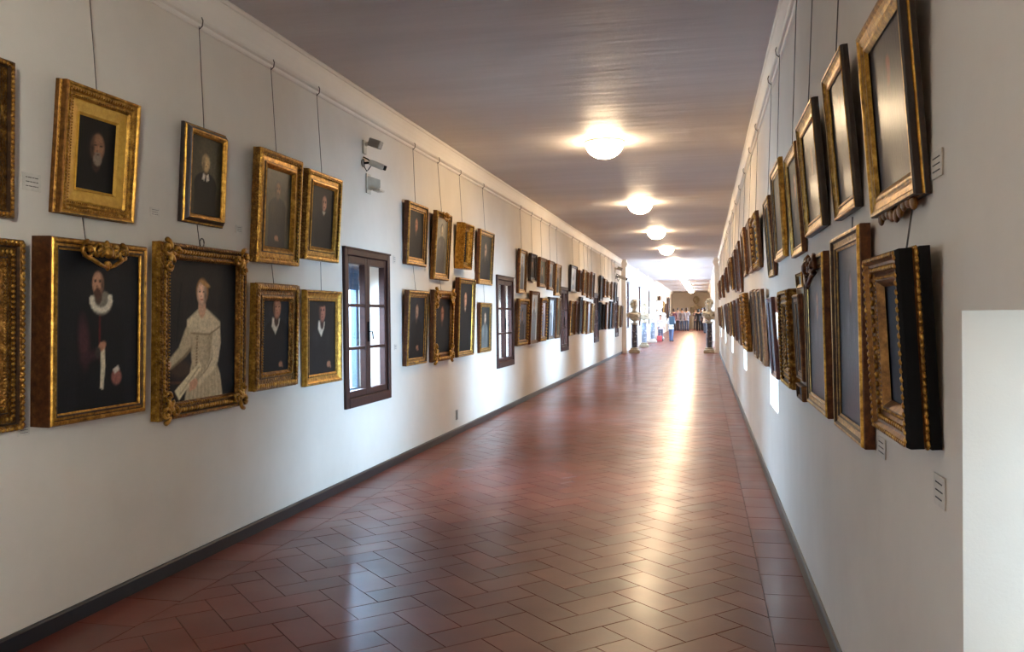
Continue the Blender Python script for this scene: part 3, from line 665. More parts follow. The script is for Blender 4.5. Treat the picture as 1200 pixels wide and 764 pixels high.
def make_picture(key, style, fw, mats, art, orn=(), gloss=False, wire=True, wire_to=None):
    Y, w, z0, h, tilt, d = PL[key]; left = key[0] in 'pqrst'
    if key in WIDE: w = WIDE[key]
    X = XL+.003 if left else XR-.003
    r = empty('framed_picture', (X, Y+w/2, z0), (tilt, 0, PI/2 if left else -PI/2))
    f = MB(); moulding(f, w, h, d, fw, PROF[style])
    f.m = 1; f.quad((-w/2,-.001,0),(w/2,-.001,0),(w/2,-.001,h),(-w/2,-.001,h)); f.m = 0
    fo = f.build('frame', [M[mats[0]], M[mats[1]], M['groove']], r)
    fz = PROF[style][-1][1]*d
    cw, ch, ci = w-2*fw, h-2*fw, fw
    o = None
    for od in orn:
        if od[0] == 'mat':
            mw = od[1]; b = MB(); k = len(b.v)
            for ins, yy in ((fw-.004, fz), (fw+.004, fz+.004), (fw+mw*.8, fz-.004), (fw+mw*.82, fz+.003), (fw+mw, fz-.006)):
                b.v += [(-w/2+ins, -yy, ins), (w/2-ins, -yy, ins), (w/2-ins, -yy, h-ins), (-w/2+ins, -yy, h-ins)]
            for q in range(4):
                for e in range(4): b.face(k+4*q+e, k+4*q+(e+1)%4, k+4*q+4+(e+1)%4, k+4*q+4+e)
            b.build('gilt_mat', M['goldmat'], r); cw -= 2*mw; ch -= 2*mw; ci += mw; fz -= .006
    for od in orn:
        bead = MB()
        if od[0] == 'beads': beads(bead, w, h, d, fw, *od[1:]); bead.build('carved_beading', M['goldbright'], r, smooth=True)
        if od[0] == 'corners': corner_scrolls(w, h, -d*.95, od[1], r)
    for od in orn:
        if od[0] == 'crest': b = MB(); crest(b, w, h, -d*1.0, od[1]); b.build('crest', M[od[2] if len(od) > 2 else 'goldbright'], r, smooth=True)
        if od[0] == 'drop':
            b = MB()
            for k in range(9): t = (k-4)/4; b.ell((t*w*.36, -d*.6, -.008-.010*math.cos(t*PI*1.5)), (w*.05, d*.22, .018))
            b.build('carved_apron', M['golddark'], r, smooth=True)
        if od[0] == 'ring':
            b = MB(); b.tube([(.02*math.cos(t), -d*.3, h+.022+.024*math.sin(t)) for t in [2*PI*i/12 for i in range(13)]], .0035, 5); b.build('hanging_ring', M['wire'], r, smooth=True)
        if od[0] == 'plate':
            b = MB(); b.box(-.045, .045, -d*.86, -d*.80, fw*.30, fw*.55); b.build('name_plate', M['goldmat'], r)
    q = dict(art); q['seed'] = sum(ord(c) for c in key)
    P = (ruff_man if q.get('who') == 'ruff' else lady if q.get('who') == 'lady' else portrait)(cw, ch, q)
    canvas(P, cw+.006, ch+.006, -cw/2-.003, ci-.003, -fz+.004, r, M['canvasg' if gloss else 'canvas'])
    if wire:
        # wire in the frame's own tilted space, from the back of the top rail to the rod under the cornice
        inv = (Matrix.Translation(r.location) @ Euler(r.rotation_euler).to_matrix().to_4x4()).inverted()
        nx = 1 if left else -1; top = wire_to if wire_to else 2.872
        a = Vector((0, -.006, h-.002)); wx = XL+.018 if left else XR-.018
        b_ = inv @ Vector((wx, Y+w/2, top)); wb = MB(); wb.tube([a, b_], .0022, 5)
        if wire_to is None:
            p1 = [inv @ Vector((XL+nx*0+e if left else XR-e, Y+w/2, z)) for e, z in ((.018,2.855),(.038,2.872),(.042,2.90),(.034,2.918))]
            wb.tube(p1, .0035, 5)
        wb.build('hanging_wire', M['wire'], r, smooth=True)
    return r
WIDE = {}
# ------------------------------------------------------------------ the collection
G, GC, GD, BG, DW, BK, RW = 'gold', 'goldcarved', 'golddark', 'browngold', 'darkwood', 'black', 'redwood'
sk = (160,114,86); pale = (206,170,140); red = (150,84,62); old = (188,150,118)
LW1 = 'left wall before the first window'
SPEC = {
# near group, left wall
'pa0': ('cassetta', .10, (GC, GD), dict(n=30), [('beads', .16, .98, .018, .007, .3, 1.2), ('beads', .8, .84, .014, .005)], 'carved gilt frame cut off at left, nearest in upper row'),
'pa1': ('deep', .062, (G, GD), dict(n=44, R=.27, cx=.02, cz=.80, bald=True, skin=(140,98,70), hair=(60,48,40), beard=(120,104,88), bg=(24,20,18), cloth=(20,18,18)), [('mat', .060), ('beads', .45, .84, .016, .0075, .5, 1.3), ('beads', .86, .74, .012, .0045), ('beads', .10, .44, .02, .007, .3, 1.3)], 'small dark bearded head inside a broad plain gold mat, upper row, left wall'),
'pa2': ('reverse', .052, (G, DW), dict(n=44, R=.15, cz=.92, skin=(200,168,118), hair=(150,128,90), collar='band', bg=(70,62,44), cloth=(28,26,24), glow=(96,88,62)), [], 'small portrait with white collar tabs in dark gilt moulding, upper row, left wall'),
'pa3': ('cassetta', .105, (G, GC), dict(n=44, R=.14, cz=1.05, skin=(128,92,62), hair=(70,58,42), beard=(98,80,60), bg=(84,76,54), cloth=(48,42,32), hand=(.0,.18)), [('beads', .30, .80, .024, .009, .4, 1.4), ('beads', .05, .9, .02, .006, .4)], 'tall gilt portrait of a bearded old man, upper row, above the white-collared man'),
'pa4': ('cassetta', .095, (G, GC), dict(n=44, R=.15, cx=.08, cz=.86, skin=(172,120,92), hair=(44,30,24), collar='thin', bg=(44,34,30), cloth=(24,20,20)), [('beads', .27, .84, .022, .009, .4, 1.4)], 'gilt portrait of a dark-haired man, upper row, just before the first window'),
'pb0': ('cassetta', .11, (GC, GD), dict(n=30, bg=(24,24,26)), [('beads', .10, .96, .022, .009, .4, 1.3), ('beads', .45, .78, .02, .009, 0, .8), ('beads', .85, .84, .013, .005)], 'heavy beaded gilt frame cut off at left, nearest in lower row'),
'pb1': ('box', .050, (G, BG), dict(who='ruff'), [('crest', .115)], 'dark portrait of a man in a white ruff, gilt scroll crest on top'),
'pb2': ('cassetta', .082, (GC, G), dict(who='lady'), [('beads', .48, .80, .024, .012, .55, 1.5), ('beads', .86, .88, .016, .005), ('beads', .05, .5, .018, .008), ('corners', .088), ('ring',)], 'portrait of a lady in a cream dress holding a letter, ornate carved frame'),
'pb3': ('cassetta', .105, (GC, G), dict(n=48, R=.20, cx=.04, cz=1.12, skin=(176,122,94), hair=(30,20,18), collar='white', bg=(46,50,58), cloth=(22,22,26), turn=.8, hand=(.22,.12)), [('beads', .26, .88, .026, .012, .6, 1.6), ('beads', .82, .86, .016, .006), ('beads', .02, .6, .02, .007)], 'man with white collar and no hat, wide carved gilt frame, lower row'),
'pb4': ('scoop', .075, (G, G), dict(n=48, R=.17, cx=.0, cz=.98, skin=(156,100,80), hair=(48,38,36), collar='white', bg=(40,36,36), cloth=(38,36,38), hat=True, hand=(.25,.14)), [], 'shadowy man in a hat, plain polished gilt frame, beside the first window'),
# second group, left wall
'qa0': ('plain', .075, (G, BG), dict(n=30, skin=(150,96,70), bg=(34,26,26)), [], 'dark half-length portrait in plain gilt frame, {}'),
'qa1': ('plain', .07, (G, GD), dict(n=30, skin=(150,132,100), bg=(92,86,72), glow=(120,112,90), cloth=(70,64,54)), [('crest', .085)], 'pale-sheened portrait with small round gilt crest, {}'),
'qa2': ('scoop', .085, (G, G), dict(n=26, bg=(24,20,18)), [('beads', .2, 1.0, .026, .009, .4)], 'small deep box-like gilt frame, upper row, between first and second windows'),
'qa3': ('plain', .065, (G, BG), dict(n=26, bg=(60,58,50), skin=(150,120,96)), [], 'greyish portrait in gilt frame, upper row, last before the second window'),
'qb0': ('plain', .065, (G, BG), dict(n=30, bg=(46,44,50), skin=(150,112,88), hand=(.1,.22)), [('plate',)], 'dim grey portrait in plain gilt frame, lower row, next after first window'),
'qb1': ('cassetta', .085, (GD, BG), dict(n=30, skin=(160,110,84), bg=(40,36,36)), [('beads', .3, .9, .035, .018, .5, 1.5), ('corners', .11)], 'portrait in brown scrolled baroque frame with curling corners, lower row, left wall'),
'qb2': ('plain', .06, (G, BG), dict(n=30, skin=(196,150,118), collar='thin', bg=(38,38,44), cz=1.05), [], 'tallest dark portrait in slim gilt frame, lower row, between first and second windows'),
'qb3': ('plain', .055, (G, BG), dict(n=26, skin=(190,160,130), bg=(52,54,50), cloth=(90,92,88)), [], 'small greenish portrait in thin gilt frame, lower row, beside the second window'),
}
# upper row right wall, near ones
SPEC.update({
'ua0': ('deep', .062, (G, DW), dict(n=40, R=.10, cz=.72, skin=(150,92,76), bg=(56,46,46), cloth=(60,52,44)), [('drop',)], 'largest dark portrait with scalloped apron under its frame, {}'),
'ua1': ('scoop', .05, (G, DW), dict(n=34, R=.12, bg=(60,50,42), cloth=(66,56,48), skin=(130,96,76)), [], 'glaring varnished portrait in worn gilt frame, {}'),
'ua2': ('scoop', .06, (G, DW), dict(n=34, R=.12, bg=(56,50,40), cloth=(40,32,30), skin=(140,106,80)), [], 'glossy dark portrait in brown and gilt moulding, {}'),
'ua3': ('scoop', .05, (G, BG), dict(n=26, bg=(90,84,70)), [], 'thin gilt frame mostly hidden by nearer frames, {}'),
'ua4': ('plain', .06, (G, G), dict(n=30, R=.1, bg=(40,36,36), cloth=(50,44,42), skin=(110,90,76)), [], 'dark portrait in pale gilt frame with small highlights, {}'),
'ua5': ('plain', .05, (G, BG), dict(n=20), [], 'narrow bright gilt frame edge, {}'),
'ub0': ('deep', .075, (GD, BK), dict(n=40, R=.13, skin=(120,90,84), bg=(50,48,56), cloth=(44,42,50)), [('beads', .14, 1.0, .018, .0055, .4, 1.5), ('beads', .46, .84, .022, .007, .5, 1.3), ('beads', .72, .76, .011, .0036), ('beads', .05, .38, .016, .006, .4, 1.6)], 'portrait in massive carved frame with black sides, {}'),
'ub1': ('plain', .05, (G, BG), dict(n=34, R=.1, bg=(62,64,72), cloth=(66,66,76), skin=(120,84,80)), [], 'tall bluish-glared canvas in brown gilt frame, second in lower row, right wall'),  # blue-grey glare put into this canvas colour and the next
'ub2': ('plain', .055, (G, BG), dict(n=30, R=.1, bg=(56,54,62), cloth=(58,54,62)), [('crest', .125, 'browngold')], 'greyish canvas under a dark round carved crest, {}'),
'ub3': ('plain', .045, (GD, BG), dict(n=20, bg=(80,70,60)), [], 'narrow upright picture in worn gilt moulding, {}'),
'uc0': ('plain', .018, (G, BG), dict(n=20, R=.08, bg=(120,126,116)), [], 'tiny oblong panel in gilt frame above the narrow upright picture, {}'),
'uc1': ('plain', .018, (GD, BG), dict(n=20, R=.08, bg=(60,62,66)), [], 'tiny oblong panel in dull frame under the narrow upright picture, {}'),
'ub4': ('cassetta', .09, (GC, GC), dict(n=20), [('beads', .16, 1.0, .024, .010, .4, 1.3), ('beads', .5, .8, .02, .006), ('beads', .8, .8, .02, .006)], 'thick box frame carved all over with gilt beading, {}'),
'ub5': ('scoop', .035, (RW, RW), dict(n=26, R=.12, bg=(110,112,116), cloth=(90,90,96)), [], 'silvery canvas in narrow red-brown wooden frame, {}'),
'ub9': ('cassetta', .09, (GC, GC), dict(n=16), [('beads', .2, 1.0, .04, .018, .5, 1.4)], 'broad lumpy carved gilt frame, {}'),
})
SPEC['ua4'] = SPEC['ua4'][:5] + ('dark portrait in pale gilt frame, {}',)
rr = random.Random(11)
FAR = {'ra0': ('plain', G, (150,160,168), 'silvery-glared canvas in gilt frame'), 'ra1': ('scoop', DW, (60,44,44), 'short picture in nearly black frame'),  # glared and pale-lit canvases carry the window glare in their background colour
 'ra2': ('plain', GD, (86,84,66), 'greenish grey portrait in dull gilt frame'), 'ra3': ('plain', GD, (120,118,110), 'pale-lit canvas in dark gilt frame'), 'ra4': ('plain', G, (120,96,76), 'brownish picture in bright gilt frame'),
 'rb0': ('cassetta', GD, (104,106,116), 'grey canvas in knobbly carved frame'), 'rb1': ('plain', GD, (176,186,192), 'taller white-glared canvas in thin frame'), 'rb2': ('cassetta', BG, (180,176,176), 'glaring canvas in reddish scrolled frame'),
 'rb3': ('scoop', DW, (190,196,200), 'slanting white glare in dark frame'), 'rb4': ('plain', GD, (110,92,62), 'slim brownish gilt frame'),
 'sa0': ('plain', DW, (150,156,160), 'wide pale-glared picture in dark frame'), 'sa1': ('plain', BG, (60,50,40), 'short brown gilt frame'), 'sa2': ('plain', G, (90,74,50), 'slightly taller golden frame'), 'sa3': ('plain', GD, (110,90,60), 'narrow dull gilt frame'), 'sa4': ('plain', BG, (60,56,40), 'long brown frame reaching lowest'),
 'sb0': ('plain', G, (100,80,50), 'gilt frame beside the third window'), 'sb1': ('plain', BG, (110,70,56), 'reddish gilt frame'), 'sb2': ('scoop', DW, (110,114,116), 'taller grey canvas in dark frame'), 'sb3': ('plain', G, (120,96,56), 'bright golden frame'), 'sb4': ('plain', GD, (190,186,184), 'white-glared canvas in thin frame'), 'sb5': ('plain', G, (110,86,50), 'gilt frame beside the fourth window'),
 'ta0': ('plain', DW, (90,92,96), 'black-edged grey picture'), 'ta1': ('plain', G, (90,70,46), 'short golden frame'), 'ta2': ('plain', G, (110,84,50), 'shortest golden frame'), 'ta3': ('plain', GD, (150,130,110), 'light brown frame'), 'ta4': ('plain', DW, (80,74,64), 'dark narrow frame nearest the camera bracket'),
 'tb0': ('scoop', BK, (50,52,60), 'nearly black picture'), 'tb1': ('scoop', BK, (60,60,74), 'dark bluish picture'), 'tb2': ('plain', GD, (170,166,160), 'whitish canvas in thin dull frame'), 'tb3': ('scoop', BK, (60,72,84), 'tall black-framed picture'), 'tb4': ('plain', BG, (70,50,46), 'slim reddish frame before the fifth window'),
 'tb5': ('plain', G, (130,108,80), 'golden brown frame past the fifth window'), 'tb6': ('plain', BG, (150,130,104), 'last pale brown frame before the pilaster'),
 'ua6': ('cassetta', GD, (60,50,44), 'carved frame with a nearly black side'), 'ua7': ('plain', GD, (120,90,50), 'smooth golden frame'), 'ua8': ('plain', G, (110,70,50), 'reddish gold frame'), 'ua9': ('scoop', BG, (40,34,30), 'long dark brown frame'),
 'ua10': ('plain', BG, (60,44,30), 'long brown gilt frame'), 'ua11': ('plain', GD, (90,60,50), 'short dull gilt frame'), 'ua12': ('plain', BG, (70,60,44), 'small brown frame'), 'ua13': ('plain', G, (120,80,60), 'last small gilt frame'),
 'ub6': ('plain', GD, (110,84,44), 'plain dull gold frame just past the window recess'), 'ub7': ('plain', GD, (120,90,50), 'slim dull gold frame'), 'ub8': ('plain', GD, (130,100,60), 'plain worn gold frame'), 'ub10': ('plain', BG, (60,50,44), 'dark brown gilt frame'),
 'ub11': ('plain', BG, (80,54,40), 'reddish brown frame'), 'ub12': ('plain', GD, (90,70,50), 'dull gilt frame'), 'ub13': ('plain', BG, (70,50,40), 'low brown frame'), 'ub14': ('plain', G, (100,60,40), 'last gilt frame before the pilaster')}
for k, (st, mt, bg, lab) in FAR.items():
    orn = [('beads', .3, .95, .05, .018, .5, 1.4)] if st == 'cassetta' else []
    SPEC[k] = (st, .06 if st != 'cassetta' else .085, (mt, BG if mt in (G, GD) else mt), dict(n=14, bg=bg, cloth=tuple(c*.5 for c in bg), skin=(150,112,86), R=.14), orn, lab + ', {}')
XTRA = [('ua14',13.75,.62,1.66,.5,'plain',G,'thin golden frame'),('ua15',17.2,.7,1.70,.48,'plain',BG,'brown gilt frame'),('ua16',20.6,.7,1.66,.52,'plain',GD,'dull brownish frame'),('ua17',24.5,.7,1.72,.48,'plain',BG,'narrow reddish frame'),('ua18',26.3,.7,1.70,.5,'plain',G,'thin far golden frame'),
 ('ub15',13.9,.6,.93,.55,'plain',G,'narrow golden frame'),('ub16',17.0,.6,.90,.58,'plain',BG,'brown frame'),('ub17',23.3,.7,.92,.55,'plain',GD,'dull gilt frame, far along'),('ub18',26.3,.7,.92,.55,'plain',BG,'very distant brown frame')]
for k, y, w, z, h, st, mt, lab in XTRA:
    PL[k] = (y, w, z, h, .07, .045); SPEC[k] = (st, .06, (mt, BG), dict(n=10, bg=(80,64,50), R=.14), [], lab + ', {}')
ROWS = {'pa': ('upper row', LW1), 'pb': ('lower row', LW1), 'qa': ('upper row', 'left wall between first and second windows'), 'qb': ('lower row', 'left wall between first and second windows'),
 'ra': ('upper row', 'left wall between second and third windows'), 'rb': ('lower row', 'left wall between second and third windows'), 'sa': ('upper row', 'left wall between third and fourth windows'), 'sb': ('lower row', 'left wall between third and fourth windows'),
 'ta': ('upper row', 'left wall after the fourth window'), 'tb': ('lower row', 'left wall after the fourth window'), 'ua': ('upper row', 'right wall'), 'ub': ('lower row', 'right wall'), 'uc': ('', 'right wall')}
OW = ['nearest','second','third','fourth','fifth','sixth','seventh','eighth','ninth','tenth','eleventh','twelfth','thirteenth','fourteenth','fifteenth','sixteenth','seventeenth','eighteenth','nineteenth','twentieth']
SHORT = {'p': 'left wall', 'q': 'left wall second bay', 'r': 'left wall third bay', 's': 'left wall fourth bay', 't': 'left wall fifth bay', 'u': 'right wall'}
WIRE_LOWER = {'pb1': 1.745, 'pb2': 1.80, 'pb3': 1.635, 'pb4': 1.69, 'qb0': 1.77, 'qb1': 1.665, 'qb3': 1.675, 'ub0': 1.53, 'ub1': 1.6}
GLOSS = {'ra0','ra3','rb1','rb2','rb3','sa0','sb4','tb2','ua0','ua1','ua2','ub1','ub2','ub5','pa3','qa1'}
for row in ROWS:
    ks = sorted([k for k in PL if k[:2] == row and k[2:].isdigit()], key=lambda k: PL[k][0])
    for i, k in enumerate(ks):
        st, fw, mats, art, orn, lab = SPEC[k]
        fw = min(fw, PL[k][1]*.32, PL[k][3]*.32)
        wt = WIRE_LOWER.get(k); lower = row in ('pb','qb','rb','sb','tb','ub','uc')
        r = make_picture(k, st, fw, mats, art, orn, k in GLOSS, wire=(not lower) or (k in WIRE_LOWER), wire_to=wt)
        side, where = SHORT[row[0]], ROWS[row][0]
        pos = ('%s in %s, %s' % (OW[i], where, side)) if row != 'uc' else 'right wall'
        r['label'] = lab.format(pos); r['category'] = 'painting'
        r['group'] = {'left wall': 'framed portraits', 'right wall': 'framed portraits'}.get(side, 'framed portraits')
        r['group'] = 'framed portraits on the %s wall' % ('left' if k[0] != 'u' else 'right')
# ------------------------------------------------------------------ caption cards
def card(x_left, y, z, w, h, label, lines=3, wallmark=False):
    sd = -1 if x_left else 1; X = XL if x_left else XR
    r = empty('caption_sign', (X + (.0015 if x_left else -.0015), y, z), (0, 0, PI/2 if x_left else -PI/2))
    m = MB(); m.box(-w/2, w/2, -.003, 0, -h/2, h/2); m.build('sign_card', M['paper'], r)
    t = MB(); rnd = random.Random(int(y*100))
    for i in range(lines):
        zz = h/2-h*(i+1)/(lines+1); x = -w*.32
        while x < w*.30:
            L = rnd.uniform(.08, .2)*w; t.box(x, min(x+L, w*.34), -.0038, -.0028, zz-h*.022, zz+h*.022); x += L+w*.04
    t.build('printed_text', M['ink'], r)
    tag(r, label, 'sign', 'small caption cards'); return r
card(1, 3.03, 1.86, .10, .07, 'small white caption card between the cut-off frame and the gold-mat portrait')
card(1, 3.84, 1.83, .075, .045, 'tiny caption card left of the portrait with white collar tabs')
card(1, 4.64, 1.82, .07, .045, 'tiny caption card left of the tall upper portrait of a bearded man')
card(1, 2.965, .862, .06, .045, 'small caption card at the lower left of the ruff portrait')
card(1, 3.69, .93, .05, .04, 'caption card in the gap between the ruff portrait and the lady')
card(1, 7.26, 1.80, .055, .07, 'caption card left of the dark portrait just past the first window, high')
card(1, 7.26, 1.03, .06, .05, 'caption card right of the first window, low beside the lower frame')
card(1, 8.12, 1.76, .05, .05, 'caption card under the wire between first two upper frames past the first window')
card(1, 12.2, 1.72, .05, .05, 'small card just right of the second window')
card(0, 1.965, 1.605, .085, .055, 'dark-shadowed caption card right of the largest upper portrait, right wall')
card(0, 2.56, .925, .10, .055, 'caption card hanging below the gap between the two nearest lower frames')
card(0, 1.955, .925, .085, .065, 'caption card low on the right wall beside the window recess')
m = MB(); m.box(-.035,.035,-.008,0,-.055,.055,.003); m.box(-.022,.022,-.011,-.007,-.04,-.005); m.box(-.022,.022,-.011,-.007,.005,.04)
o = m.build('wall_socket', M['devgrey']); o.location = (XL+.001, 9.17, .215); o.rotation_euler = (0,0,PI/2); tag(o, 'small grey wall socket low on the left wall past the first window', 'socket')

# ------------------------------------------------------------------ security devices high on the left wall
def wallpiece(name, y, z): return empty(name, (XL+.001, y, z), (0,0,PI/2))
def detector(y, z, s=1.):
    r = wallpiece('detector_mount', y, z); m = MB()
    m.box(-.035*s,.035*s,-.02*s,0,-.07*s,.06*s,.004); m.tube([(0,-.02*s,.02*s),(.0,-.07*s,.03*s)], .02*s, 8); m.build('wall_bracket', M['devlight'], r)
    h = MB(); bm = bmesh.new(); bmesh.ops.create_cube(bm, size=1)
    for v in bm.verts: v.co = Vector((v.co.x*.085, v.co.y*.12, v.co.z*.075))*s
    bmesh.ops.bevel(bm, geom=bm.edges[:], offset=.006, segments=1, affect='EDGES')
    h.add_bm(bm, Matrix.Translation((.0,-.12*s,.022*s)) @ Euler((.35,0,.0)).to_matrix().to_4x4()); h.build('sensor_head', M['devgrey'], r)
    return r
def camera_dev(y, z, s=1.):
    r = wallpiece('security_camera_mount', y, z); m = MB()
    m.lathe([(.04*s,0),(.04*s,.012*s),(.018*s,.02*s)], 14); b = m.build('wall_bracket', M['devgrey'], r); b.rotation_euler = (PI/2,0,0)
    a = MB(); a.tube([(0,-.012*s,0),(0,-.06*s,.0),(.02*s,-.09*s,-.005*s)], .012*s, 8)
    a.tube([(-.01*s,-.01*s,.06*s),(.0,-.05*s,.04*s),(.02*s,-.085*s,.01*s)], .007*s, 6); a.build('swivel_arm', M['black'], r)
    c = MB(); d = Vector((.55,-.75,-.30)).normalized(); p = Vector((.02,-.09,0))*s
    c.tube([p-d*.03*s, p+d*.005*s, p+d*.11*s, p+d*.12*s], [.026*s,.032*s,.032*s,.028*s], 12); cb = c.build('camera_body', M['devlight'], r, smooth=True, angle=.7)
    l = MB(); l.tube([p+d*.115*s, p+d*.15*s], [.024*s,.026*s], 12); l.build('lens_hood', M['black'], cb)
    w = MB(); w.tube([(-.01*s,-.012*s,.04*s),(-.05*s,-.03*s,.02*s),(-.055*s,-.04*s,-.05*s),(-.02*s,-.05*s,-.085*s),(.03*s,-.05*s,-.06*s),(.03*s,-.08*s,-.02*s)], .0045*s, 6); w.build('cable_loop', M['black'], r, smooth=True)
    return r
tag(detector(6.58, 2.665, .85), 'boxy grey detector on a bracket, highest device over the first window', 'detector', 'security devices over the first window')
tag(camera_dev(6.56, 2.53, .80), 'security camera with looped black cable, middle device over the first window', 'security camera', 'security devices over the first window')
r = wallpiece('sensor_mount', 6.66, 2.38); m = MB(); m.box(-.045,.045,-.012,0,-.08,.08,.003); m.build('back_plate', M['devlight'], r)
m = MB(); m.v += [(-.03,-.01,-.05),(.05,-.09,-.03),(.05,-.09,.035),(-.03,-.01,.06),(.035,-.012,-.05),(.07,-.075,-.03),(.07,-.075,.035),(.035,-.012,.06)]
for q in ((0,1,2,3),(4,5,6,7),(0,1,5,4),(3,2,6,7),(1,2,6,5),(0,3,7,4)): m.face(*q)
m.box(-.02,.09,-.11,-.05,-.062,-.05); m.build('sensor_wing', M['devlight'], r)
tag(r, 'beige wedge-shaped sensor, lowest device over the first window', 'sensor', 'security devices over the first window')
tag(detector(26.75, 2.66, 1.3), 'distant dark detector high on the left wall before the pilaster', 'detector', 'far security devices')
tag(camera_dev(27.0, 2.45, 1.6), 'distant security camera high on the left wall before the pilaster', 'security camera', 'far security devices')

# ------------------------------------------------------------------ busts on columns
def blob(parts, name, mat, parent, vox=.012):
    m = MB()
    for c, r_, rot in parts: m.ell(c, r_, Euler(rot), 16, 10)
    o = m.build(name, mat, parent, smooth=True)
    md = o.modifiers.new('remesh', 'REMESH'); md.mode = 'VOXEL'; md.voxel_size = vox; md.use_smooth_shade = True
    sm = o.modifiers.new('smooth', 'SMOOTH'); sm.iterations = 3; sm.factor = .5
    return o
def bust_parts(b, busm, S, turn, seed):
    V = .0085*S
    P = [((0,.005*S,.10*S),(.125*S,.082*S,.115*S),(0,0,0)), ((0,.012*S,.165*S),(.175*S,.062*S,.060*S),(0,0,0)), ((.125*S,.01*S,.145*S),(.070*S,.062*S,.072*S),(0,.5,0)), ((-.125*S,.01*S,.145*S),(.070*S,.062*S,.072*S),(0,-.5,0)),
         ((.05*S,-.045*S,.125*S),(.06*S,.045*S,.055*S),(0,0,0)), ((-.05*S,-.045*S,.125*S),(.06*S,.045*S,.055*S),(0,0,0)), ((0,.012*S,.215*S),(.085*S,.055*S,.045*S),(0,0,0)), ((0,0,.26*S),(.050*S,.052*S,.09*S),(0,0,0)),
         ((0,-.005*S,.40*S),(.074*S,.090*S,.100*S),(0,0,turn)), ((0,-.035*S,.345*S),(.050*S,.055*S,.058*S),(0,0,0)), ((0,-.085*S,.322*S),(.020*S,.016*S,.016*S),(0,0,0)), ((0,-.102*S,.382*S),(.011*S,.018*S,.030*S),(.25,0,0)),
         ((.027*S,-.084*S,.412*S),(.022*S,.010*S,.007*S),(0,0,0)), ((-.027*S,-.084*S,.412*S),(.022*S,.010*S,.007*S),(0,0,0)), ((0,-.090*S,.348*S),(.020*S,.010*S,.007*S),(0,0,0)), ((.040*S,-.065*S,.37*S),(.022*S,.022*S,.03*S),(0,0,0)), ((-.040*S,-.065*S,.37*S),(.022*S,.022*S,.03*S),(0,0,0))]
    blob(P, 'head_and_chest', M[busm], b, V)
    rnd = random.Random(seed); Q = [((0,.022*S,.43*S),(.086*S,.088*S,.088*S),(0,0,0)), ((0,.05*S,.36*S),(.076*S,.05*S,.07*S),(0,0,0))]
    for i in range(90):
        t = rnd.uniform(0, 2*PI); e = rnd.uniform(-.5, 1.5); cx, cy, cz = math.cos(t)*math.cos(e), math.sin(t)*math.cos(e), math.sin(e)
        if cy < -.30 and cz < .55: continue
        k = rnd.uniform(.017, .025)*S
        Q.append(((cx*.092*S, .012*S+cy*.098*S, (.415+.112*cz)*S), (k,k,k*.9), (0,0,0)))
    blob(Q, 'curled_hair', M[busm], b, V*.9)
    D = []
    for i in range(5):
        for k in range(9):
            t = k/8; D.append((((-.15+.30*t)*S, (-.052-.045*math.sin(t*PI)+.004*i)*S, (.175-.085*t-.026*i+.01*math.sin(5*t+i))*S), (.026*S,.014*S,.009*S), (0,.35,0)))
    blob(D, 'drapery', M[busm], b, V)
def bust_column(x, y, label, colm, busm, H=1.0, s=1.0, ry=-PI/2, plinth=.37, turn=0.):
    r = empty('column_bust_stand', (x, y, 0), (0,0,0)); W_ = plinth
    m = MB(); m.box(-W_/2,W_/2,-W_/2,W_/2,0,.07,.008)
    m.lathe([(W_*.44,.07),(W_*.47,.085),(W_*.47,.105),(W_*.40,.12),(W_*.36,.135),(W_*.39,.15),(W_*.39,.165),(W_*.31,.18)], 24); m.build('plinth', M[busm], r, smooth=True, angle=.6)
    m = MB(); m.lathe([(.105,.18),(.098,.20),(.102,H*.45),(.092,H-.10),(.10,H-.09),(.10,H-.07),(.092,H-.06)], 24); m.build('column_shaft', M[colm], r, smooth=True, angle=.6)
    m = MB(); m.lathe([(.092,H-.06),(.12,H-.045),(.125,H-.03),(.125,H),(.07,H),(.05,H+.02),(.042,H+.05),(.055,H+.08)], 24); m.build('capital', M[busm], r, smooth=True, angle=.6)
    b = empty('marble_bust', (x, y, H+.07), (0,0,ry))
    bust_parts(b, busm, s, turn, int(y))
    tag(r, label[0], 'column', 'marble columns carrying busts'); tag(b, label[1], 'bust', 'marble busts on columns')
bust_column(-2.28, 29.3, ('dark veined column on a pale plinth by the left pilaster, nearest on the left', 'yellowed curly-haired bust on the nearest left column'), 'darkmarble', 'marbleold', 1.0, 1.35, .5)
bust_column(-2.30, 34.4, ('grey-blue veined column, second along the left bays', 'pale bust on the second left column'), 'bluemarble', 'marbleold', 1.0, 1.2, .6)
bust_column(-2.28, 39.8, ('slim blue veined column, third along the left bays', 'pale bust on the third left column, partly hidden'), 'bluemarble', 'marble', .95, 1.25, .6)
bust_column(-2.22, 45.3, ('light grey column just before the gallery pictures, farthest on the left', 'tall white bust on the farthest left column'), 'bluemarble', 'marble', .88, 1.9, .6, .42)
bust_column(.16, 29.25, ('dark veined column on a heavy plinth by the right pilaster', 'yellowed bust with shoulders on the right column'), 'darkmarble', 'marbleold', 1.02, 1.3, -.4)

# end wall statue
r = empty('statue_pedestal', (-.65, YE-.45, 0)); m = MB(); m.box(-.45,.45,-.3,.3,0,.12,.01); m.box(-.38,.38,-.25,.25,.12,1.15,.01); m.box(-.45,.45,-.3,.3,1.15,1.28,.01); m.build('pedestal_block', M['marble'], r)
tag(r, 'white block pedestal against the far end wall under the large bust', 'pedestal')
b = empty('marble_bust', (-.65, YE-.45, 1.36)); S = 2.6
bust_parts(b, 'marbleold', S, 0., 5)
tag(b, 'large yellowed bust on the pedestal at the far end wall', 'bust')

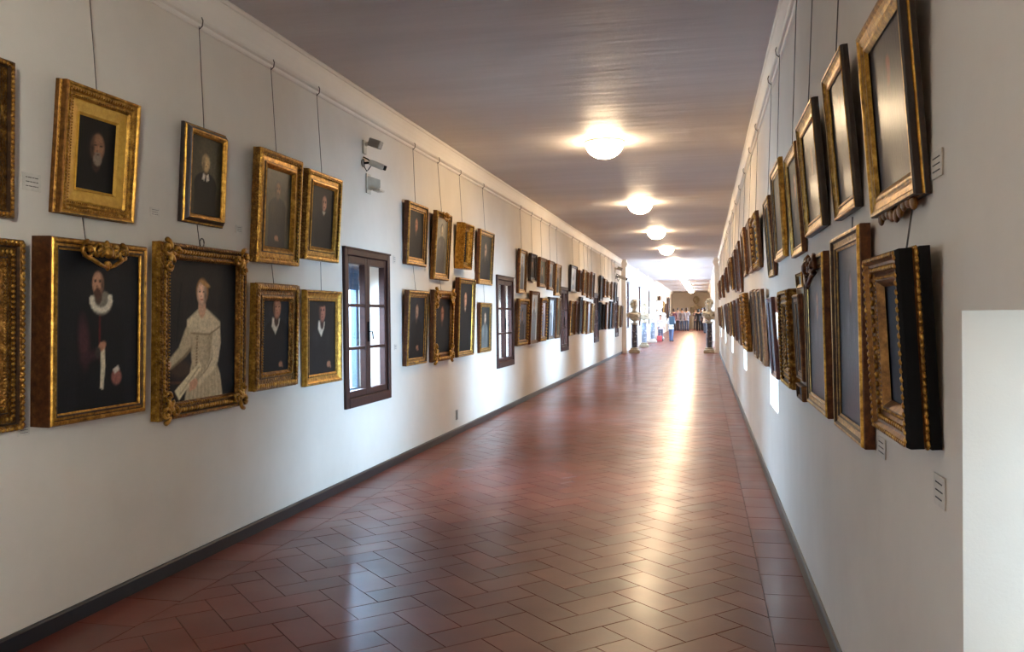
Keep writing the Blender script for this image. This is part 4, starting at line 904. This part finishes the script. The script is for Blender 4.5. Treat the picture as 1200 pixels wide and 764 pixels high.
# gallery pictures beyond the bays (left wall)
def far_picture(y, z0, w, h, mt, bg, label, d=.08):
    PL['zz'] = (y, w, z0, h, .05, d); SPECIAL = ('plain', .08, (mt, BG), dict(n=14, bg=bg, R=.14), [])
    # keys starting with q..t sit on the left wall
    PL['tz'] = PL['zz']; r = make_picture('tz', 'plain', .08, (mt, BG), dict(n=14, bg=bg, R=.14), [], False, wire=False); tag(r, label, 'painting', 'pictures on the gallery wall beyond the bays')
    del PL['zz'], PL['tz']
for i, (y, z0, w, h, mt, bg, lab) in enumerate([
    (49.3, .9, 1.4, 1.15, G, (90,64,44), 'nearest gilt picture on the gallery wall just past the farthest left column'),
    (51.6, 1.0, 1.3, 1.35, GD, (120,80,50), 'second gilt picture on the gallery wall past the bays'),
    (54.0, .9, 1.5, 1.2, BG, (100,60,40), 'reddish brown picture, third on the gallery wall past the bays'),
    (57.0, 1.0, 1.5, 1.1, G, (110,80,54), 'fourth picture on the gallery wall past the bays'),
    (60.5, 1.0, 1.8, 1.0, BG, (80,54,40), 'fifth picture on the gallery wall past the bays, brown'),
    (64.5, .8, 2.4, 1.7, DW, (60,40,34), 'tall dark picture, last one on the gallery wall past the bays')]):
    far_picture(y, z0, w, h, mt, bg, lab)

# ------------------------------------------------------------------ visitors
def skin_fig(name, joints, edges, mat, parent, sub=1):
    me = bpy.data.meshes.new(name); me.from_pydata([j[0] for j in joints], edges, []); me.materials.append(mat)
    o = bpy.data.objects.new(name, me); COL.objects.link(o); o.parent = parent
    md = o.modifiers.new('skin', 'SKIN'); md.use_smooth_shade = True
    for i, j in enumerate(joints):
        sv = me.skin_vertices[0].data[i]; r = j[1]; sv.radius = r if isinstance(r, tuple) else (r, r); sv.use_root = (i == 0)
    s = o.modifiers.new('sub', 'SUBSURF'); s.levels = sub; s.render_levels = sub
    return o
def hum_mat(name, c, rough=.7): return simple(name, srgb(*c), rough, var=.1)
SKIN = hum_mat('skin', (200,150,122), .5)
def person(x, y, z_h, face, label, top, bottom, hair, pose=0, long_hair=False, shoe=(40,36,34), seed=0, arms='down', legs_bare=False):
    """figure modelled 1.72 m tall facing -y, then scaled to z_h"""
    r = empty('person', (x, y, 0), (0, 0, face)); k = z_h/1.72; r.scale = (k, k, k)
    st = .10 if pose else .04
    J = [((0,0,.95),(.125,.09)), ((0,0,1.10),(.108,.078)), ((0,.005,1.28),(.14,.095)), ((0,.005,1.40),(.12,.08)), ((0,0,1.47),(.05,.05)), ((0,-.005,1.53),(.048,.052)), ((0,-.015,1.60),(.072,.085)), ((0,-.008,1.68),(.058,.068))]
    E = [(0,1),(1,2),(2,3),(3,4),(4,5),(5,6),(6,7)]
    for s in (-1, 1):
        n = len(J); dy = st*s
        J += [((s*.085,0,.88),(.085,.088)), ((s*.09,-dy*.5-.01,.50),(.052,.055)), ((s*.09,-dy+.02,.28),(.042,.046)), ((s*.09,-dy+.03,.08),(.032,.036)), ((s*.10,-dy-.08,.035),(.036,.024)), ((s*.10,-dy-.14,.03),(.03,.018))]
        E += [(0,n),(n,n+1),(n+1,n+2),(n+2,n+3),(n+3,n+4),(n+4,n+5)]
    hands = []
    for s in (-1, 1):
        n = len(J)
        if arms == 'down': A = [(s*.17,0,1.385),(s*.225,.02,1.12),(s*.235,-.05,.88),(s*.235,-.07,.80)]
        elif arms == 'up': A = [(s*.17,0,1.385),(s*.24,-.06,1.15),(s*.12,-.24,1.30),(s*.08,-.28,1.36)]
        else: A = [(s*.17,0,1.385),(s*.235,.04,1.13),(s*.12,-.18,1.10),(s*.06,-.22,1.12)]
        J += [(A[0],(.055,.055)),(A[1],(.042,.042)),(A[2],(.029,.03)),(A[3],(.034,.022))]
        E += [(3,n),(n,n+1),(n+1,n+2),(n+2,n+3)]
        h = Vector(A[3]); dr = (Vector(A[3])-Vector(A[2])).normalized(); sd = Vector((0,1,0)) if arms == 'down' else Vector((1,0,0))
        for q in range(4):
            a = h+sd*(.012*(q-1.5)); b = a+dr*(.045+.012*(1.5-abs(q-1.5))); c = b+dr*.022+Vector((-s*.006,-.006,0))
            m0 = len(J); J += [(tuple(a+dr*.02),.009),(tuple(b),.008),(tuple(c),.007)]; E += [(n+3,m0),(m0,m0+1),(m0+1,m0+2)]
        m0 = len(J); t = h-sd*.03; J += [(tuple(t+dr*.01),.010),(tuple(t+dr*.04-sd*.008),.008)]; E += [(n+3,m0),(m0,m0+1)]
    body = skin_fig('body', J, E, SKIN, r)
    T = hum_mat('top_fabric', top); B = hum_mat('bottom_fabric', bottom)
    # clothes: the same chains, a little wider
    tj = [(J[i][0], tuple(a+.018 for a in J[i][1])) for i in (0,1,2,3)]; te = [(0,1),(1,2),(2,3)]
    tj[0] = ((0,0,.90),(.160,.122)); tj[1] = ((0,0,1.10),(.138,.105)); tj.append(((0,0,.80),(.168,.13))); te.append((0,4)); tj.append(((0,.004,1.445),(.075,.07))); te.append((3,5))
    base = 8+12
    for i, s in enumerate((-1, 1)):
        src = [j for j in J if False]
        if arms == 'down': A = [(s*.17,0,1.385),(s*.225,.02,1.12),(s*.235,-.045,.90)]
        elif arms == 'up': A = [(s*.17,0,1.385),(s*.24,-.06,1.15),(s*.13,-.22,1.28)]
        else: A = [(s*.17,0,1.385),(s*.235,.04,1.13),(s*.13,-.16,1.105)]
        n = len(tj); tj += [(A[0],(.072,.072)),(A[1],(.056,.056)),(A[2],(.043,.043))]; te += [(3,n),(n,n+1),(n+1,n+2)]
    skin_fig('jacket', tj, te, T, r)
    bj = [((0,0,1.04),(.132,.10)),((0,0,.92),(.15,.115))]; be = [(0,1)]
    for s in (-1, 1):
        dy = st*s; n = len(bj); bj += [((s*.088,0,.84),(.098,.10)),((s*.09,-dy*.5-.01,.50),(.072,.076)),((s*.09,-dy+.02,.28),(.066,.070)),((s*.09,-dy+.03,.09),(.062,.068)),((s*.09,-dy+.03,.04),(.060,.066))]; be += [(1,n),(n,n+1),(n+1,n+2),(n+2,n+3),(n+3,n+4)]
    skin_fig('trousers', bj, be, B, r)
    hh = MB(); hh.ell((0,.008,1.655),(.084,.100,.094), None, 14, 9)
    if long_hair: hh.ell((0,.055,1.56),(.078,.04,.11), None, 12, 8)
    ho = hh.build('hair', hum_mat('hair', hair, .6), r, smooth=True)
    # open the hair cap over the face
    bm = bmesh.new(); bm.from_mesh(ho.data); bmesh.ops.delete(bm, geom=[v for v in bm.verts if v.co.y < -.045 and v.co.z < 1.685], context='VERTS'); bm.to_mesh(ho.data); bm.free()
    fc = MB()
    for s in (-1, 1): fc.ell((s*.028,-.093,1.625),(.010,.006,.005)); fc.ell((s*.076,0,1.61),(.010,.02,.03))
    fc.ell((0,-.105,1.60),(.010,.014,.022)); fc.ell((0,-.092,1.565),(.022,.008,.006)); fc.build('face_features', hum_mat('feature_skin', (150,96,80)), r, smooth=True)  # eyes, ears, nose and mouth in a darker skin tone
    sh = MB()
    for s in (-1, 1): dy = st*s; sh.ell((s*.10,-dy-.06,.042),(.052,.13,.045), None, 12, 8)
    sh.build('shoes', hum_mat('shoe_leather', shoe), r, smooth=True)
    tag(r, label, 'person', 'visitors at the far end'); return r
person(-1.50, 41.2, 1.30, 2.9, 'person in white top and blue jeans walking away with a dark backpack, nearest visitor', (226,226,230), (86,104,140), (120,84,56), 1, arms='fold')
b = MB(); b.box(-.13,.13,0,.12,0,.38,.03); bo = b.build('backpack', hum_mat('backpack_cloth', (46,66,84)))
bo.location = (-1.50+.03, 41.2-.235, .80); bo.rotation_euler = (0,0,2.9+PI); tag(bo, 'dark blue-grey backpack on the nearest visitor in the white top', 'backpack')
person(-2.05, 42.3, 1.25, .4, 'person in a light top beside the farthest left column, left of the backpack wearer', (214,206,214), (90,96,120), (90,66,48), 0)
b = MB(); b.box(-.12,.12,-.05,.05,0,.26,.02); b.tube([(-.09,0,.26),(-.07,0,.36),(.07,0,.36),(.09,0,.26)], .008, 6)
bo = b.build('handbag', hum_mat('pink_leather', (214,96,104))); bo.location = (-2.06, 41.6, .0); tag(bo, 'pink-red bag low beside the light-topped visitor near the left columns', 'bag')
for (x, y, h, f, top, bot, hair, lg, arms, lab) in [
    (-2.25, 67.0, 1.66, 3.4, (110,50,58), (60,48,52), (40,28,24), True, 'down', 'person in dark red clothes at the left edge of the far crowd'),
    (-1.95, 67.6, 1.72, 2.8, (190,170,176), (84,70,76), (50,36,30), False, 'down', 'person in pinkish grey top, second from left in the far crowd'),
    (-1.60, 66.2, 1.68, 3.1, (150,146,158), (86,100,128), (34,28,28), False, 'down', 'person in grey top and jeans in the left half of the far crowd'),
    (-1.28, 66.6, 1.72, 3.0, (178,176,190), (90,106,136), (60,42,32), True, 'fold', 'person in pale grey top and light jeans, right end of the left cluster'),
    (-.42, 66.4, 1.60, 3.1, (34,32,38), (30,28,34), (26,22,22), True, 'down', 'person all in black, left of the right-hand far cluster'),
    (-.14, 68.0, 1.70, 2.7, (60,44,42), (40,36,40), (44,32,28), False, 'down', 'person in dark brown standing behind the right-hand far cluster'),
    (.02, 66.0, 1.74, 3.3, (28,28,34), (26,26,30), (30,24,22), False, 'down', 'tall person in black jacket in the right-hand far cluster'),
    (-.66, 70.5, 1.62, .2, (120,96,84), (60,56,60), (70,50,38), False, 'up', 'person facing back in brown top before the end wall pedestal')]:
    person(x, y, h, f, lab, top, bot, hair, 0, lg, arms=arms)
person(.05, 58.0, 1.55, 2.6, 'person in white top and blue jeans raising a camera near the right bust', (232,232,236), (92,114,150), (52,38,30), 1, True, arms='up')

# ------------------------------------------------------------------ camera
cy, sy, cp, sp = math.cos(YAW), math.sin(YAW), math.cos(PIT), math.sin(PIT)
fwd = Vector((-sy*cp, cy*cp, -sp)); rt = Vector((cy, sy, 0)); up = rt.cross(fwd)
c_, s_ = math.cos(ROL), math.sin(ROL); r2 = c_*rt - s_*up; u2 = s_*rt + c_*up
cam = bpy.data.cameras.new('camera'); co = bpy.data.objects.new('camera', cam); COL.objects.link(co); SC.camera = co
cam.sensor_width = 36; cam.lens = 1019.37/1200*36; cam.clip_end = 300; cam.clip_start = .05
mtx = Matrix((( r2.x, u2.x, -fwd.x, 0), (r2.y, u2.y, -fwd.y, 0), (r2.z, u2.z, -fwd.z, EYE), (0,0,0,1)))
co.matrix_world = mtx
SC.view_settings.view_transform = 'Standard'; SC.view_settings.look = 'None'; SC.view_settings.gamma = 1
SC.view_settings.exposure = EXPO; SC.view_settings.use_curve_mapping = False
SC.cycles.use_denoising = True; SC.cycles.max_bounces = 10; SC.cycles.diffuse_bounces = 5; SC.cycles.transparent_max_bounces = 12
SC.cycles.sample_clamp_indirect = 8; SC.cycles.caustics_reflective = False; SC.cycles.caustics_refractive = False
